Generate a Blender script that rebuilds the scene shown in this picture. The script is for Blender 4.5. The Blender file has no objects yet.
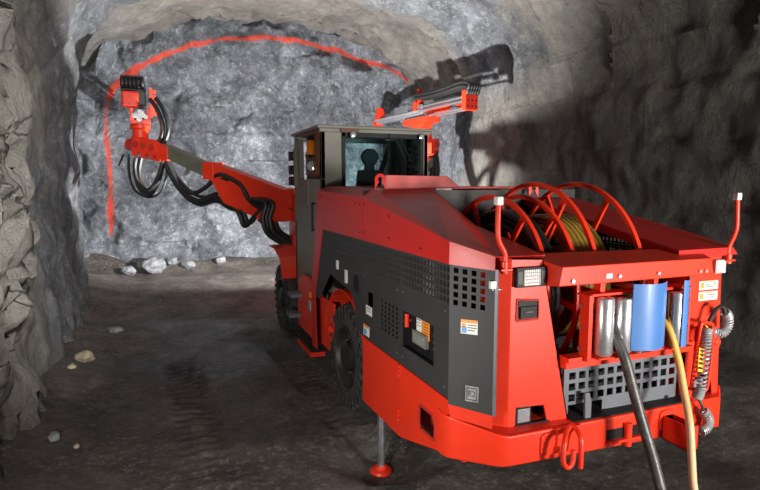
import bpy, bmesh, math, random
from mathutils import Vector, Matrix, noise
random.seed(7)
S = bpy.context.scene
COL = S.collection
R = math.radians
V = Vector

# ------------------------------------------------------------------ materials
def nodes_of(name):
    m = bpy.data.materials.new(name); m.use_nodes = True
    nt = m.node_tree
    return m, nt, nt.nodes['Principled BSDF']

def mat(name, col, rough=.5, metal=0., var=.12, scale=6., bump=0., bscale=60., coat=0., rvar=.08, dust=None, spec=.5):
    m, nt, b = nodes_of(name)
    N, L = nt.nodes, nt.links
    tc = N.new('ShaderNodeTexCoord')
    nz = N.new('ShaderNodeTexNoise'); nz.inputs['Scale'].default_value = scale; nz.inputs['Detail'].default_value = 6
    L.new(tc.outputs['Object'], nz.inputs['Vector'])
    rp = N.new('ShaderNodeValToRGB')
    c = V(col)
    rp.color_ramp.elements[0].position = .3; rp.color_ramp.elements[1].position = .75
    rp.color_ramp.elements[0].color = (*[max(0, x*(1-var)) for x in c], 1)
    rp.color_ramp.elements[1].color = (*[min(1, x*(1+var)) for x in c], 1)
    L.new(nz.outputs['Fac'], rp.inputs['Fac'])
    out = rp.outputs['Color']
    if dust:
        n2 = N.new('ShaderNodeTexNoise'); n2.inputs['Scale'].default_value = dust[2]; n2.inputs['Detail'].default_value = 10
        n2.inputs['Roughness'].default_value = .7
        L.new(tc.outputs['Object'], n2.inputs['Vector'])
        r2 = N.new('ShaderNodeMapRange'); r2.inputs['From Min'].default_value = .45; r2.inputs['From Max'].default_value = .75
        r2.inputs['To Max'].default_value = dust[1]
        L.new(n2.outputs['Fac'], r2.inputs['Value'])
        mx = N.new('ShaderNodeMixRGB'); mx.inputs['Color2'].default_value = (*dust[0], 1)
        L.new(r2.outputs['Result'], mx.inputs['Fac']); L.new(out, mx.inputs['Color1']); out = mx.outputs['Color']
    L.new(out, b.inputs['Base Color'])
    mr = N.new('ShaderNodeMapRange'); mr.inputs['To Min'].default_value = max(.02, rough-rvar); mr.inputs['To Max'].default_value = min(1, rough+rvar)
    L.new(nz.outputs['Fac'], mr.inputs['Value']); L.new(mr.outputs['Result'], b.inputs['Roughness'])
    b.inputs['Metallic'].default_value = metal; b.inputs['Specular IOR Level'].default_value = spec
    b.inputs['Coat Weight'].default_value = coat
    b.inputs['Coat Roughness'].default_value = .15
    if bump:
        n3 = N.new('ShaderNodeTexNoise'); n3.inputs['Scale'].default_value = bscale; n3.inputs['Detail'].default_value = 5
        L.new(tc.outputs['Object'], n3.inputs['Vector'])
        bp = N.new('ShaderNodeBump'); bp.inputs['Strength'].default_value = bump; bp.inputs['Distance'].default_value = .02
        L.new(n3.outputs['Fac'], bp.inputs['Height']); L.new(bp.outputs['Normal'], b.inputs['Normal'])
    return m

RED = mat('red_paint', (.72, .034, .010), .40, 0, .06, 3, .04, 90, coat=.06, spec=.35)
HOOD = mat('dusty_shaded_red_paint', (.52, .019, .014), .38, 0, .08, 3, .05, 80, coat=.03, spec=.25, dust=((.20, .07, .065), .08, 5))  # body red darkened for the dim light on the hoods, plus thin dust
DRED = mat('grimy_dim_red_paint', (.46, .022, .012), .5, 0, .2, 4, .08, 60, dust=((.08, .05, .045), .5, 6))
GREY = mat('charcoal_panel_paint', (.038, .039, .040), .55, 0, .10, 4, .03, 90, spec=.3)
GREYP = mat('grey_plate_paint', (.13, .14, .155), .45, .2, .10, 4, .03, 90)
BLACK = mat('black_paint', (.010, .010, .011), .5, 0, .2, 8, spec=.2)
DARKM = mat('dark_oily_metal', (.035, .032, .030), .5, .4, .3, 8, .1, 40)
RUB = mat('black_rubber_hose', (.013, .013, .014), .52, 0, .25, 12, .1, 80)
TYRE = mat('dusty_tyre_rubber', (.028, .026, .024), .8, 0, .35, 7, .25, 50, dust=((.10, .09, .08), .5, 9))
STEEL = mat('galvanised_steel', (.55, .56, .58), .32, .9, .12, 14, .03, 60)
CHROME = mat('polished_steel_roller', (.80, .81, .83), .27, .85, .05, 10, .02, 60, dust=((.35, .34, .33), .25, 12))
ALU = mat('aluminium_rail', (.62, .63, .66), .38, .8, .1, 9)
OLIVE = mat('grey_green_boom_steel', (.20, .20, .15), .4, .5, .15, 5)
BEIGE = mat('khaki_cab_paint', (.165, .160, .130), .5, 0, .08, 4, .03, 60)
BROWN = mat('rusty_brown_paint', (.13, .045, .02), .6, 0, .3, 8)
BLUE = mat('blue_plastic', (.055, .165, .42), .42, 0, .05, 4, .02, 30, coat=.05, spec=.35)
YELL = mat('yellow_rubber_hose', (.70, .42, .035), .5, 0, .12, 5, .05, 60)
DIMYEL = mat('dim_grimy_yellow_hose', (.34, .22, .03), .55, 0, .3, 5, .05, 60, dust=((.05, .045, .03), .6, 7))  # yellow darkened to stand for the barely lit reel well, plus grime
VALVE = mat('valve_steel', (.20, .20, .21), .35, .7, .4, 14)
CREAM = mat('cream_rubber_hose', (.72, .50, .26), .5, 0, .12, 5, .05, 60)
YTAG = mat('yellow_tag', (.85, .5, .02), .5, 0, .05, 5)
WHITE = mat('white_plastic', (.80, .79, .74), .45, 0, .04, 8)
LBL = mat('white_label', (.74, .73, .70), .5, 0, .04, 30)
ORNG = mat('orange_label', (.78, .26, .03), .5, 0, .04, 30)
LBLUE = mat('blue_label', (.10, .30, .60), .5, 0, .04, 30)
INK = mat('black_ink', (.03, .03, .03), .6, 0, .05, 30)
AMBER = mat('amber_lens', (.60, .16, .01), .25, 0, .1, 12)
LENS = mat('clear_reflector_lens', (.42, .37, .38), .22, 0, .1, 60, .6, 90)
LAMP = mat('lamp_glass', (.42, .44, .47), .12, .5, .05, 30)
LCD = mat('grey_green_display', (.20, .23, .20), .2, 0, .1, 10)
SEATM = mat('black_seat_fabric', (.02, .02, .022), .8, 0, .2, 14, .1, 80)
SPRING = mat('grey_coil_hose', (.30, .30, .31), .4, .2, .1, 20)
CABLE = mat('dusty_black_cable', (.045, .043, .04), .42, 0, .35, 5, .1, 60, dust=((.20, .18, .16), .6, 12))
BLUECAP = mat('blue_cap', (.02, .08, .30), .4, 0, .1, 8)

def hose_mix():
    m = mat('yellow_hose_bleached_end', (.58, .33, .05), .5, 0, .12, 5, .05, 60)
    nt = m.node_tree; N, L = nt.nodes, nt.links; b = N['Principled BSDF']
    src = b.inputs['Base Color'].links[0].from_socket
    tc = N.new('ShaderNodeTexCoord'); sp = N.new('ShaderNodeSeparateXYZ'); L.new(tc.outputs['Generated'], sp.inputs[0])
    mr = N.new('ShaderNodeMapRange'); mr.inputs['From Min'].default_value = .82; mr.inputs['From Max'].default_value = .52
    L.new(sp.outputs['Z'], mr.inputs['Value'])
    mx = N.new('ShaderNodeMixRGB'); mx.inputs['Color2'].default_value = (.62, .42, .23, 1)
    L.new(mr.outputs['Result'], mx.inputs['Fac']); L.new(src, mx.inputs['Color1']); L.new(mx.outputs['Color'], b.inputs['Base Color'])
    return m
HOSE_MIX = hose_mix()
def glass():
    m, nt, b = nodes_of('cab_glass')
    N, L = nt.nodes, nt.links
    N.remove(b)
    t = N.new('ShaderNodeBsdfTransparent'); t.inputs['Color'].default_value = (.70, .86, .86, 1)
    g = N.new('ShaderNodeBsdfGlossy'); g.inputs['Roughness'].default_value = .05
    lw = N.new('ShaderNodeFresnel'); lw.inputs['IOR'].default_value = 1.45
    mx = N.new('ShaderNodeMixShader')
    L.new(lw.outputs['Fac'], mx.inputs['Fac']); L.new(t.outputs['BSDF'], mx.inputs[1]); L.new(g.outputs['BSDF'], mx.inputs[2])
    L.new(mx.outputs['Shader'], N['Material Output'].inputs['Surface'])
    return m
GLASS = glass()

def rock_material():
    m, nt, b = nodes_of('tunnel_rock')
    N, L = nt.nodes, nt.links
    tc = N.new('ShaderNodeTexCoord'); co = tc.outputs['Object']
    def nz(scale, detail=8, rough=.6, dist=0., vec=co):
        n = N.new('ShaderNodeTexNoise'); n.inputs['Scale'].default_value = scale; n.inputs['Detail'].default_value = detail
        n.inputs['Roughness'].default_value = rough; n.inputs['Distortion'].default_value = dist
        L.new(vec, n.inputs['Vector']); return n.outputs['Fac']
    def ramp(fac, stops):
        r = N.new('ShaderNodeValToRGB'); e = r.color_ramp.elements
        while len(e) < len(stops): e.new(.5)
        for k, (p, c) in enumerate(stops): e[k].position = p; e[k].color = (*c, 1)
        L.new(fac, r.inputs['Fac']); return r.outputs['Color']
    def mix(f, a, c, mode='MIX'):
        x = N.new('ShaderNodeMixRGB'); x.blend_type = mode
        for k, s in (('Fac', f), ('Color1', a), ('Color2', c)):
            if isinstance(s, (float, int)): x.inputs[k].default_value = s
            elif isinstance(s, tuple): x.inputs[k].default_value = (*s, 1)
            else: L.new(s, x.inputs[k])
        return x.outputs['Color']
    def rng(f, a, c, lo=0., hi=1.):
        r = N.new('ShaderNodeMapRange'); r.inputs['From Min'].default_value = a; r.inputs['From Max'].default_value = c
        r.inputs['To Min'].default_value = lo; r.inputs['To Max'].default_value = hi
        L.new(f, r.inputs['Value']); return r.outputs['Result']
    def attr(n):
        a = N.new('ShaderNodeAttribute'); a.attribute_name = n; return a.outputs['Fac']
    # raw grey-blue rock with pale flecks and dark joints
    raw = ramp(nz(2.2, 10, .7, .6), [(.28, (.085, .092, .105)), (.45, (.178, .198, .230)), (.58, (.28, .307, .348)), (.74, (.49, .52, .555))])
    vo = N.new('ShaderNodeTexVoronoi'); vo.feature = 'F1'; vo.inputs['Scale'].default_value = 7; vo.inputs['Randomness'].default_value = 1
    wv = N.new('ShaderNodeVectorMath'); wv.operation = 'ADD'
    wn = N.new('ShaderNodeTexNoise'); wn.inputs['Scale'].default_value = 5; wn.inputs['Detail'].default_value = 6
    L.new(co, wn.inputs['Vector']); L.new(co, wv.inputs[0]); L.new(wn.outputs['Color'], wv.inputs[1]); L.new(wv.outputs[0], vo.inputs['Vector'])
    fleck = rng(nz(8, 12, .85, .5), .52, .62, 0, .9)
    raw = mix(fleck, raw, (.66, .68, .70))
    pits = rng(nz(10, 12, .85, .8), .46, .36, 0, .9)
    raw = mix(pits, raw, (.055, .06, .07))
    big = rng(nz(.55, 5, .6, .8), .40, .62, .55, 1.12)
    raw = mix(1., raw, big, 'MULTIPLY')
    # shotcrete, grey-beige
    sh = ramp(nz(1.1, 11, .7, .3), [(.28, (.17, .160, .145)), (.5, (.275, .262, .238)), (.75, (.41, .395, .36))])
    sh = mix(rng(nz(5, 12, .82, .6), .50, .66, 0, .6), sh, (.11, .10, .09))
    sh = mix(rng(nz(6, 12, .85, .4), .56, .70, 0, .5), sh, (.50, .485, .45))
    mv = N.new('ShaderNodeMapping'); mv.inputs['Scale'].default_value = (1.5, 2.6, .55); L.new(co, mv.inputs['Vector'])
    sh = mix(rng(nz(1.6, 8, .7, 1.2, mv.outputs['Vector']), .56, .64, 0, .55), sh, (.095, .085, .07))  # vertical dark streaks painted as shadows in the crevices
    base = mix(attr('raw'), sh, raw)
    # long joints where the layers overlap
    mp = N.new('ShaderNodeMapping'); mp.inputs['Scale'].default_value = (1, .55, 1.6); L.new(co, mp.inputs['Vector'])
    j = N.new('ShaderNodeTexVoronoi'); j.feature = 'DISTANCE_TO_EDGE'; j.inputs['Scale'].default_value = .6
    wv2 = N.new('ShaderNodeVectorMath'); wv2.operation = 'ADD'
    wn2 = N.new('ShaderNodeTexNoise'); wn2.inputs['Scale'].default_value = 1.1; wn2.inputs['Detail'].default_value = 5; L.new(co, wn2.inputs['Vector'])
    L.new(mp.outputs['Vector'], wv2.inputs[0]); L.new(wn2.outputs['Color'], wv2.inputs[1]); L.new(wv2.outputs[0], j.inputs['Vector'])
    joint = rng(j.outputs['Distance'], .012, .002, 0, .75)
    jm = N.new('ShaderNodeMath'); jm.operation = 'MULTIPLY'; L.new(joint, jm.inputs[0]); L.new(attr('joint'), jm.inputs[1]); joint = jm.outputs[0]
    base = mix(joint, base, (.035, .033, .03))
    # shade painted into the rock colour, mostly near right wall and near roof
    base = mix(attr('painted_shade'), base, mix(1., base, (.33, .315, .30), 'MULTIPLY'))
    # sprayed profile line
    pn = nz(14, 6, .7)
    pm = N.new('ShaderNodeMath'); pm.operation = 'MULTIPLY'; L.new(attr('paint'), pm.inputs[0]); L.new(rng(pn, .18, .38), pm.inputs[1])
    base = mix(pm.outputs[0], base, (.78, .09, .055))
    L.new(base, b.inputs['Base Color'])
    L.new(rng(nz(3, 6), .3, .7, .62, .92), b.inputs['Roughness'])
    b.inputs['Specular IOR Level'].default_value = .3
    h1 = nz(4.0, 12, .76, .6); h2 = nz(22, 10, .75)
    mm = N.new('ShaderNodeMath'); mm.operation = 'MULTIPLY_ADD'; L.new(h2, mm.inputs[0]); mm.inputs[1].default_value = .28; L.new(h1, mm.inputs[2])
    m3 = N.new('ShaderNodeMath'); m3.operation = 'SUBTRACT'; L.new(mm.outputs[0], m3.inputs[0]); L.new(rng(joint, 0, 1, 0, .35), m3.inputs[1])
    bp = N.new('ShaderNodeBump'); bp.inputs['Strength'].default_value = 1.; bp.inputs['Distance'].default_value = .22
    L.new(m3.outputs[0], bp.inputs['Height']); L.new(bp.outputs['Normal'], b.inputs['Normal'])
    return m
ROCK = rock_material()

def floor_material():
    m, nt, b = nodes_of('wet_mine_floor')
    N, L = nt.nodes, nt.links
    tc = N.new('ShaderNodeTexCoord'); co = tc.outputs['Object']
    def nz(scale, detail=8, rough=.6, dist=0.):
        n = N.new('ShaderNodeTexNoise'); n.inputs['Scale'].default_value = scale; n.inputs['Detail'].default_value = detail
        n.inputs['Roughness'].default_value = rough; n.inputs['Distortion'].default_value = dist
        L.new(co, n.inputs['Vector']); return n.outputs['Fac']
    def rng(f, a, c, lo=0., hi=1.):
        r = N.new('ShaderNodeMapRange'); r.inputs['From Min'].default_value = a; r.inputs['From Max'].default_value = c
        r.inputs['To Min'].default_value = lo; r.inputs['To Max'].default_value = hi
        L.new(f, r.inputs['Value']); return r.outputs['Result']
    rp = N.new('ShaderNodeValToRGB'); e = rp.color_ramp.elements; e.new(.5)
    for k, (p, c) in enumerate([(.34, (.034, .028, .023)), (.5, (.082, .070, .060)), (.68, (.16, .145, .130))]):
        e[k].position = p; e[k].color = (*c, 1)
    L.new(nz(1.6, 11, .72, .4), rp.inputs['Fac'])
    mx = N.new('ShaderNodeMixRGB'); mx.inputs['Color2'].default_value = (.34, .32, .29, 1)
    L.new(rng(nz(16, 12, .88), .52, .62, 0, .8), mx.inputs['Fac']); L.new(rp.outputs['Color'], mx.inputs['Color1'])
    at = N.new('ShaderNodeAttribute'); at.attribute_name = 'wet'
    mw = N.new('ShaderNodeMixRGB'); mw.blend_type = 'MULTIPLY'; mw.inputs['Color2'].default_value = (.45, .42, .40, 1)
    L.new(at.outputs['Fac'], mw.inputs['Fac']); L.new(mx.outputs['Color'], mw.inputs['Color1'])
    L.new(mw.outputs['Color'], b.inputs['Base Color'])
    ad = N.new('ShaderNodeMath'); ad.operation = 'SUBTRACT'; L.new(rng(nz(2.3, 7, .65), .3, .7, .5, .9), ad.inputs[0])
    L.new(rng(at.outputs['Fac'], .2, 1, 0, .50), ad.inputs[1]); ad.use_clamp = True
    L.new(ad.outputs[0], b.inputs['Roughness'])
    bp = N.new('ShaderNodeBump'); bp.inputs['Strength'].default_value = .8; bp.inputs['Distance'].default_value = .07
    L.new(nz(11, 12, .8), bp.inputs['Height']); L.new(bp.outputs['Normal'], b.inputs['Normal'])
    return m
FLOOR = floor_material()

# ------------------------------------------------------------------ mesh tools
W = {}          # world position of every empty / object that parents others
class MB:
    def __init__(s): s.v = []; s.f = []; s.mi = []; s.m = 0; s.p = []
    def add(s, vs, fs):
        o = len(s.v); s.p.append((o, len(s.f))); s.v += [V(p) for p in vs]
        for f in fs: s.f.append([i+o for i in f]); s.mi.append(s.m)
        return s
    def box(s, x0, x1, y0, y1, z0, z1, M=None):
        vs = [V((x, y, z)) for x in (x0, x1) for y in (y0, y1) for z in (z0, z1)]
        if M: vs = [M @ p for p in vs]
        return s.add(vs, [(0, 1, 3, 2), (4, 6, 7, 5), (0, 4, 5, 1), (2, 3, 7, 6), (0, 2, 6, 4), (1, 5, 7, 3)])
    def hexa(s, b, t):                       # two loops of equal length
        n = len(b)
        return s.add(list(b)+list(t), [tuple(reversed(range(n))), tuple(range(n, 2*n))] + [(i, (i+1) % n, n+(i+1) % n, n+i) for i in range(n)])
    def plate(s, pts, t):                    # n-gon extruded by vector t
        t = V(t); return s.hexa([V(p) for p in pts], [V(p)+t for p in pts])
    def grid(s, xs, ys, keep, fn, t):        # plate with holes: cells kept where keep(i,j)
        t = V(t); ids = {}; vs = []; fs = []
        def vid(i, j, k):
            if (i, j, k) not in ids:
                ids[(i, j, k)] = len(vs); p = V(fn(xs[i], ys[j])); vs.append(p+t if k else p)
            return ids[(i, j, k)]
        nx, ny = len(xs)-1, len(ys)-1
        K = lambda i, j: 0 <= i < nx and 0 <= j < ny and keep(i, j)
        for i in range(nx):
            for j in range(ny):
                if not K(i, j): continue
                fs.append((vid(i, j, 0), vid(i+1, j, 0), vid(i+1, j+1, 0), vid(i, j+1, 0)))
                fs.append((vid(i, j, 1), vid(i, j+1, 1), vid(i+1, j+1, 1), vid(i+1, j, 1)))
                for (di, dj, a, b) in ((-1, 0, (0, 0), (0, 1)), (1, 0, (1, 0), (1, 1)), (0, -1, (0, 0), (1, 0)), (0, 1, (0, 1), (1, 1))):
                    if not K(i+di, j+dj):
                        fs.append((vid(i+a[0], j+a[1], 0), vid(i+b[0], j+b[1], 0), vid(i+b[0], j+b[1], 1), vid(i+a[0], j+a[1], 1)))
        return s.add(vs, fs)
    def tube(s, pts, r, n=10, sub=0, cap=True):
        P = [V(p) for p in pts]
        if sub: P = spline(P, sub)
        rr = r if isinstance(r, (list, tuple)) else [r]*len(P)
        up = V((0, 0, 1)); vs = []; fs = []; prev = None
        for i, p in enumerate(P):
            d = (P[min(i+1, len(P)-1)]-P[max(i-1, 0)]).normalized()
            if prev is None:
                a = d.cross(up) if abs(d.dot(up)) < .95 else d.cross(V((1, 0, 0)))
            else: a = prev - d*prev.dot(d)
            a.normalize(); prev = a; b = d.cross(a)
            for k in range(n):
                t = 2*math.pi*k/n; vs.append(p+(a*math.cos(t)+b*math.sin(t))*rr[i])
        m = len(P)
        for i in range(m-1):
            for k in range(n): fs.append((i*n+k, i*n+(k+1) % n, (i+1)*n+(k+1) % n, (i+1)*n+k))
        if cap: fs += [tuple(reversed(range(n))), tuple(range((m-1)*n, m*n))]
        return s.add(vs, fs)
    def lathe(s, prof, c, ax, n=32, a0=0., a1=2*math.pi, closed=False):  # prof = [(radius, height)]
        ax = V(ax).normalized(); c = V(c)
        a = ax.cross(V((0, 0, 1))) if abs(ax.z) < .9 else ax.cross(V((1, 0, 0)))
        a.normalize(); b = ax.cross(a); vs = []; fs = []
        full = abs(a1-a0-2*math.pi) < 1e-4; m = n if full else n+1
        for k in range(m):
            t = a0+(a1-a0)*k/n
            for r, h in prof: vs.append(c+ax*h+(a*math.cos(t)+b*math.sin(t))*r)
        q = len(prof)
        for k in range(n):
            k2 = (k+1) % m
            for i in range(q if closed else q-1): i2 = (i+1) % q; fs.append((k*q+i, k2*q+i, k2*q+i2, k*q+i2))
        return s.add(vs, fs)
    def cyl(s, p, q, r, n=20):
        return s.tube([p, q], r, n)
    def each(s, name, parent, mats, **kw):       # every added piece becomes a part of its own
        out = []; ends = s.p[1:]+[(len(s.v), len(s.f))]
        for (v0, f0), (v1, f1) in zip(s.p, ends):
            q = MB(); q.v = s.v[v0:v1]; q.f = [[i-v0 for i in f] for f in s.f[f0:f1]]; q.mi = s.mi[f0:f1]
            out.append(q.build(name, parent, mats, **kw))
        return out
    def build(s, name, parent, mats, bevel=0., smooth=False, origin=None, solid=0., seg=2):
        mats = mats if isinstance(mats, (list, tuple)) else [mats]
        if origin is None:
            lo = V([min(p[i] for p in s.v) for i in range(3)]); hi = V([max(p[i] for p in s.v) for i in range(3)]); origin = (lo+hi)/2
        origin = V(origin)
        me = bpy.data.meshes.new(name)
        me.from_pydata([tuple(p-origin) for p in s.v], [], s.f)
        for m in mats: me.materials.append(m)
        for p, i in zip(me.polygons, s.mi): p.material_index = i
        bm = bmesh.new(); bm.from_mesh(me)
        bmesh.ops.recalc_face_normals(bm, faces=bm.faces); bm.to_mesh(me); bm.free()
        if smooth: me.polygons.foreach_set('use_smooth', [True]*len(me.polygons))
        o = bpy.data.objects.new(name, me); COL.objects.link(o)
        pw = W[parent.name] if parent else V((0, 0, 0))
        o.location = origin-pw
        if parent: o.parent = parent
        W[o.name] = origin
        if solid:
            md = o.modifiers.new('solid', 'SOLIDIFY'); md.thickness = solid; md.offset = 0
        if bevel:
            md = o.modifiers.new('bevel', 'BEVEL'); md.width = bevel; md.segments = seg; md.limit_method = 'ANGLE'; md.angle_limit = R(40)
            if not smooth:
                me.polygons.foreach_set('use_smooth', [True]*len(me.polygons)); md.harden_normals = True
        elif smooth:
            try: me.set_sharp_from_angle(angle=R(45))
            except Exception: pass
        return o

def spline(P, sub):
    Q = []; n = len(P)
    for i in range(n-1):
        p0, p1, p2, p3 = P[max(i-1, 0)], P[i], P[i+1], P[min(i+2, n-1)]
        for k in range(sub):
            t = k/sub
            Q.append(.5*((2*p1)+(p2-p0)*t+(2*p0-5*p1+4*p2-p3)*t*t+(3*p1-p0-3*p2+p3)*t**3))
    return Q+[P[-1]]

def empty(name, loc, label=None, cat=None, parent=None, group=None):
    o = bpy.data.objects.new(name, None); COL.objects.link(o); o.empty_display_size = .2
    pw = W[parent.name] if parent else V((0, 0, 0))
    o.location = V(loc)-pw
    if parent: o.parent = parent
    W[o.name] = V(loc)
    tag(o, label, cat, group); return o
def tag(o, label=None, cat=None, group=None, kind=None):
    if label: o['label'] = label
    if cat: o['category'] = cat
    if group: o['group'] = group
    if kind: o['kind'] = kind
    return o

def frame(p, q, up=(0, 0, 1)):               # matrix with x along p->q, z near up, origin p
    x = (V(q)-V(p)).normalized(); y = V(up).cross(x).normalized(); z = x.cross(y)
    return Matrix(((x.x, y.x, z.x, p[0]), (x.y, y.y, z.y, p[1]), (x.z, y.z, z.z, p[2]), (0, 0, 0, 1)))

def sticker(name, parent, o, u, v, w, h, layers, t=.003, label=None):
    """thin printed plate; layers = [(u0,u1,v0,v1,material index)]"""
    o, u, v = V(o), V(u).normalized(), V(v).normalized(); n = u.cross(v)
    b = MB(); b.plate([o, o+u*w, o+u*w+v*h, o+v*h], n*t)
    for (a, c, d, e, m) in layers:
        b.m = m; q = o+n*t
        b.plate([q+u*w*a+v*h*d, q+u*w*c+v*h*d, q+u*w*c+v*h*e, q+u*w*a+v*h*e], n*.0012)
    ob = b.build(name, parent, [LBL, ORNG, LBLUE, INK])
    if label: ob['label'] = label
    return ob

# ------------------------------------------------------------------ the tunnel
def fr(p, s, o=4): return noise.fractal(V(p)*s, 1., 2., o, noise_basis='PERLIN_ORIGINAL')
def sstep(a, b, x):
    t = max(0., min(1., (x-a)/(b-a))); return t*t*(3-2*t)
HW = 4.42
def prof(x):                                  # roof height above x
    t = min(1., abs(x)/HW); return 4.0+2.55*(1-t**2.5)**(.42)
# profile walked from the left foot over the roof to the right foot
PR = [(-HW, z) for z in [4.0*k/44-.6 for k in range(52)] if z < 3.98]
for k in range(111):
    a = math.pi*(1-k/110); c = math.cos(a)
    x = HW*math.copysign(abs(c)**.72, c); PR.append((x, prof(x)))
PR += [(HW, z) for z in reversed([4.0*k/44-.6 for k in range(52)]) if z < 3.98]
NL = sum(1 for p in PR[:52] if p[1] < 3.98 and p[0] == -HW)
YS = [-7+k*.22 for k in range(36)]
YS += [YS[-1]+.065*(k+1) for k in range(int((13.6-YS[-1])/.065))]

def tunnel_point(k, y):
    x, z = PR[k]
    a = PR[max(k-1, 0)]; b = PR[min(k+1, len(PR)-1)]
    n = V((b[1]-a[1], 0, -(b[0]-a[0]))).normalized()          # points inward
    p = V((x, y, z))
    left = sstep(-3.2, -4.2, x); right = sstep(3.2, 4.2, x)
    d = (.26-.16*left-.14*right)*fr(p+V((3, 0, 0)), .45, 3) + (.10-.03*right)*fr(p, 1.7, 4)
    d += .07*(1-abs(noise.noise(p*1.3))*2.2) * (1-.8*right)
    # left wall: near slab stands proud with vertical drapes, then steps back twice
    drape = noise.noise(V((p.x*2, p.y*3.6, p.z*.8)))
    crk = abs(noise.noise(V((5, p.y*1.9+.5*noise.noise(p*1.2), p.z*1.0))))
    near = sstep(4.0, 3.5, y+.25*noise.noise(V((0, 2.3, z*.9))))
    crk2 = abs(noise.noise(V((9, p.y*1.1+.9*p.z+.6*noise.noise(p*1.6), p.z*1.3-.7*p.y))))
    d += left*near*(.12*drape - .20*max(0, .12-crk)/.12 - .16*max(0, .09-crk2)/.09 + .17*sstep(.6, 1.6, z))
    d -= left*(1-near)*.05
    d -= left*sstep(9.2, 9.7, y+.35*noise.noise(V((0, 1.3, z*.8))))*.35
    if z < .7: d += left*(.7-z)*.16+right*(.7-z)*.2
    # right wall: overlapping horizontal shotcrete lips
    ph = z*1.1-.03*y+.30*noise.noise(V((1.7, y*.35, z*.5)))+.10*noise.noise(V((3, y*1.6, z*.7)))
    fz_ = ph % 1.
    d += right*.065*fz_*sstep(1., .94, fz_)*(1+.9*noise.noise(p*.7))*(1 if y < 9 else .5)
    # roof: rounds of blasting step outwards then in
    roof = sstep(3.9, 4.6, z)
    d += roof*(.16*((y*.42+.2*noise.noise(p*.5)) % 1.)-.06)
    return p+n*d

def mask_attr(me, name, vals):
    a = me.attributes.new(name, 'FLOAT', 'POINT'); a.data.foreach_set('value', vals)

def tunnel_piece(name, k0, k1, label):
    vs = []; raw = []; painted_shade = []; jt = []
    for y in YS:
        for k in range(k0, k1+1):
            p = tunnel_point(k, y); vs.append(p)
            x, z = PR[k]; q = V((x, y, z)); w = .8*fr(q, .8, 3)
            left = sstep(-3.4, -4.3, x); right = sstep(3.4, 4.3, x); roof = sstep(4.0, 4.8, z)
            r_left = left*sstep(3.9, 4.5, y)*sstep(-.25, .15, .35+.5*w+.25*(y-7))*(1-.55*sstep(4.2, 5, z))
            r_far = sstep(9.0, 10.0, y+.8*w)*(1-roof)
            r_roof = roof*sstep(6.2, 7.2, y+1.2*w)*sstep(9.8, 9.0, y+.8*w)*.85
            raw.append(max(0, min(1, max(r_left*.85, r_far, r_roof))))
            dm = max(right*sstep(8.2, 7.0, y+.4*w)*.80, roof*sstep(6.4, 5.2, y+w+.25*x)*.62, left*sstep(3.6, 4.6, y)*sstep(9.3, 8.6, y)*.10)  # painted shade: darker where the front flood does not reach
            painted_shade.append(max(0, min(1, dm+.15*w*(dm > .05)))); jt.append(max(left*sstep(4.2, 3.6, y), .25*right, .12))
    m = k1-k0+1; fs = []
    for j in range(len(YS)-1):
        for i in range(m-1): fs.append((j*m+i, j*m+i+1, (j+1)*m+i+1, (j+1)*m+i))
    b = MB(); b.add(vs, fs); o = b.build(name, None, ROCK, smooth=True, origin=(0, 0, 0))
    for p in o.data.polygons: p.use_smooth = True
    mask_attr(o.data, 'raw', raw); mask_attr(o.data, 'painted_shade', painted_shade); mask_attr(o.data, 'paint', [0.]*len(vs)); mask_attr(o.data, 'joint', jt)
    o['kind'] = 'structure'; o['label'] = label; return o

nP = len(PR)
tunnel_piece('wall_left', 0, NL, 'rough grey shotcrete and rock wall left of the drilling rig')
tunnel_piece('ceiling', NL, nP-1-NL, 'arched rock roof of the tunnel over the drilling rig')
tunnel_piece('wall_right', nP-1-NL, nP-1, 'dark shotcrete wall right of the drilling rig')

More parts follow.
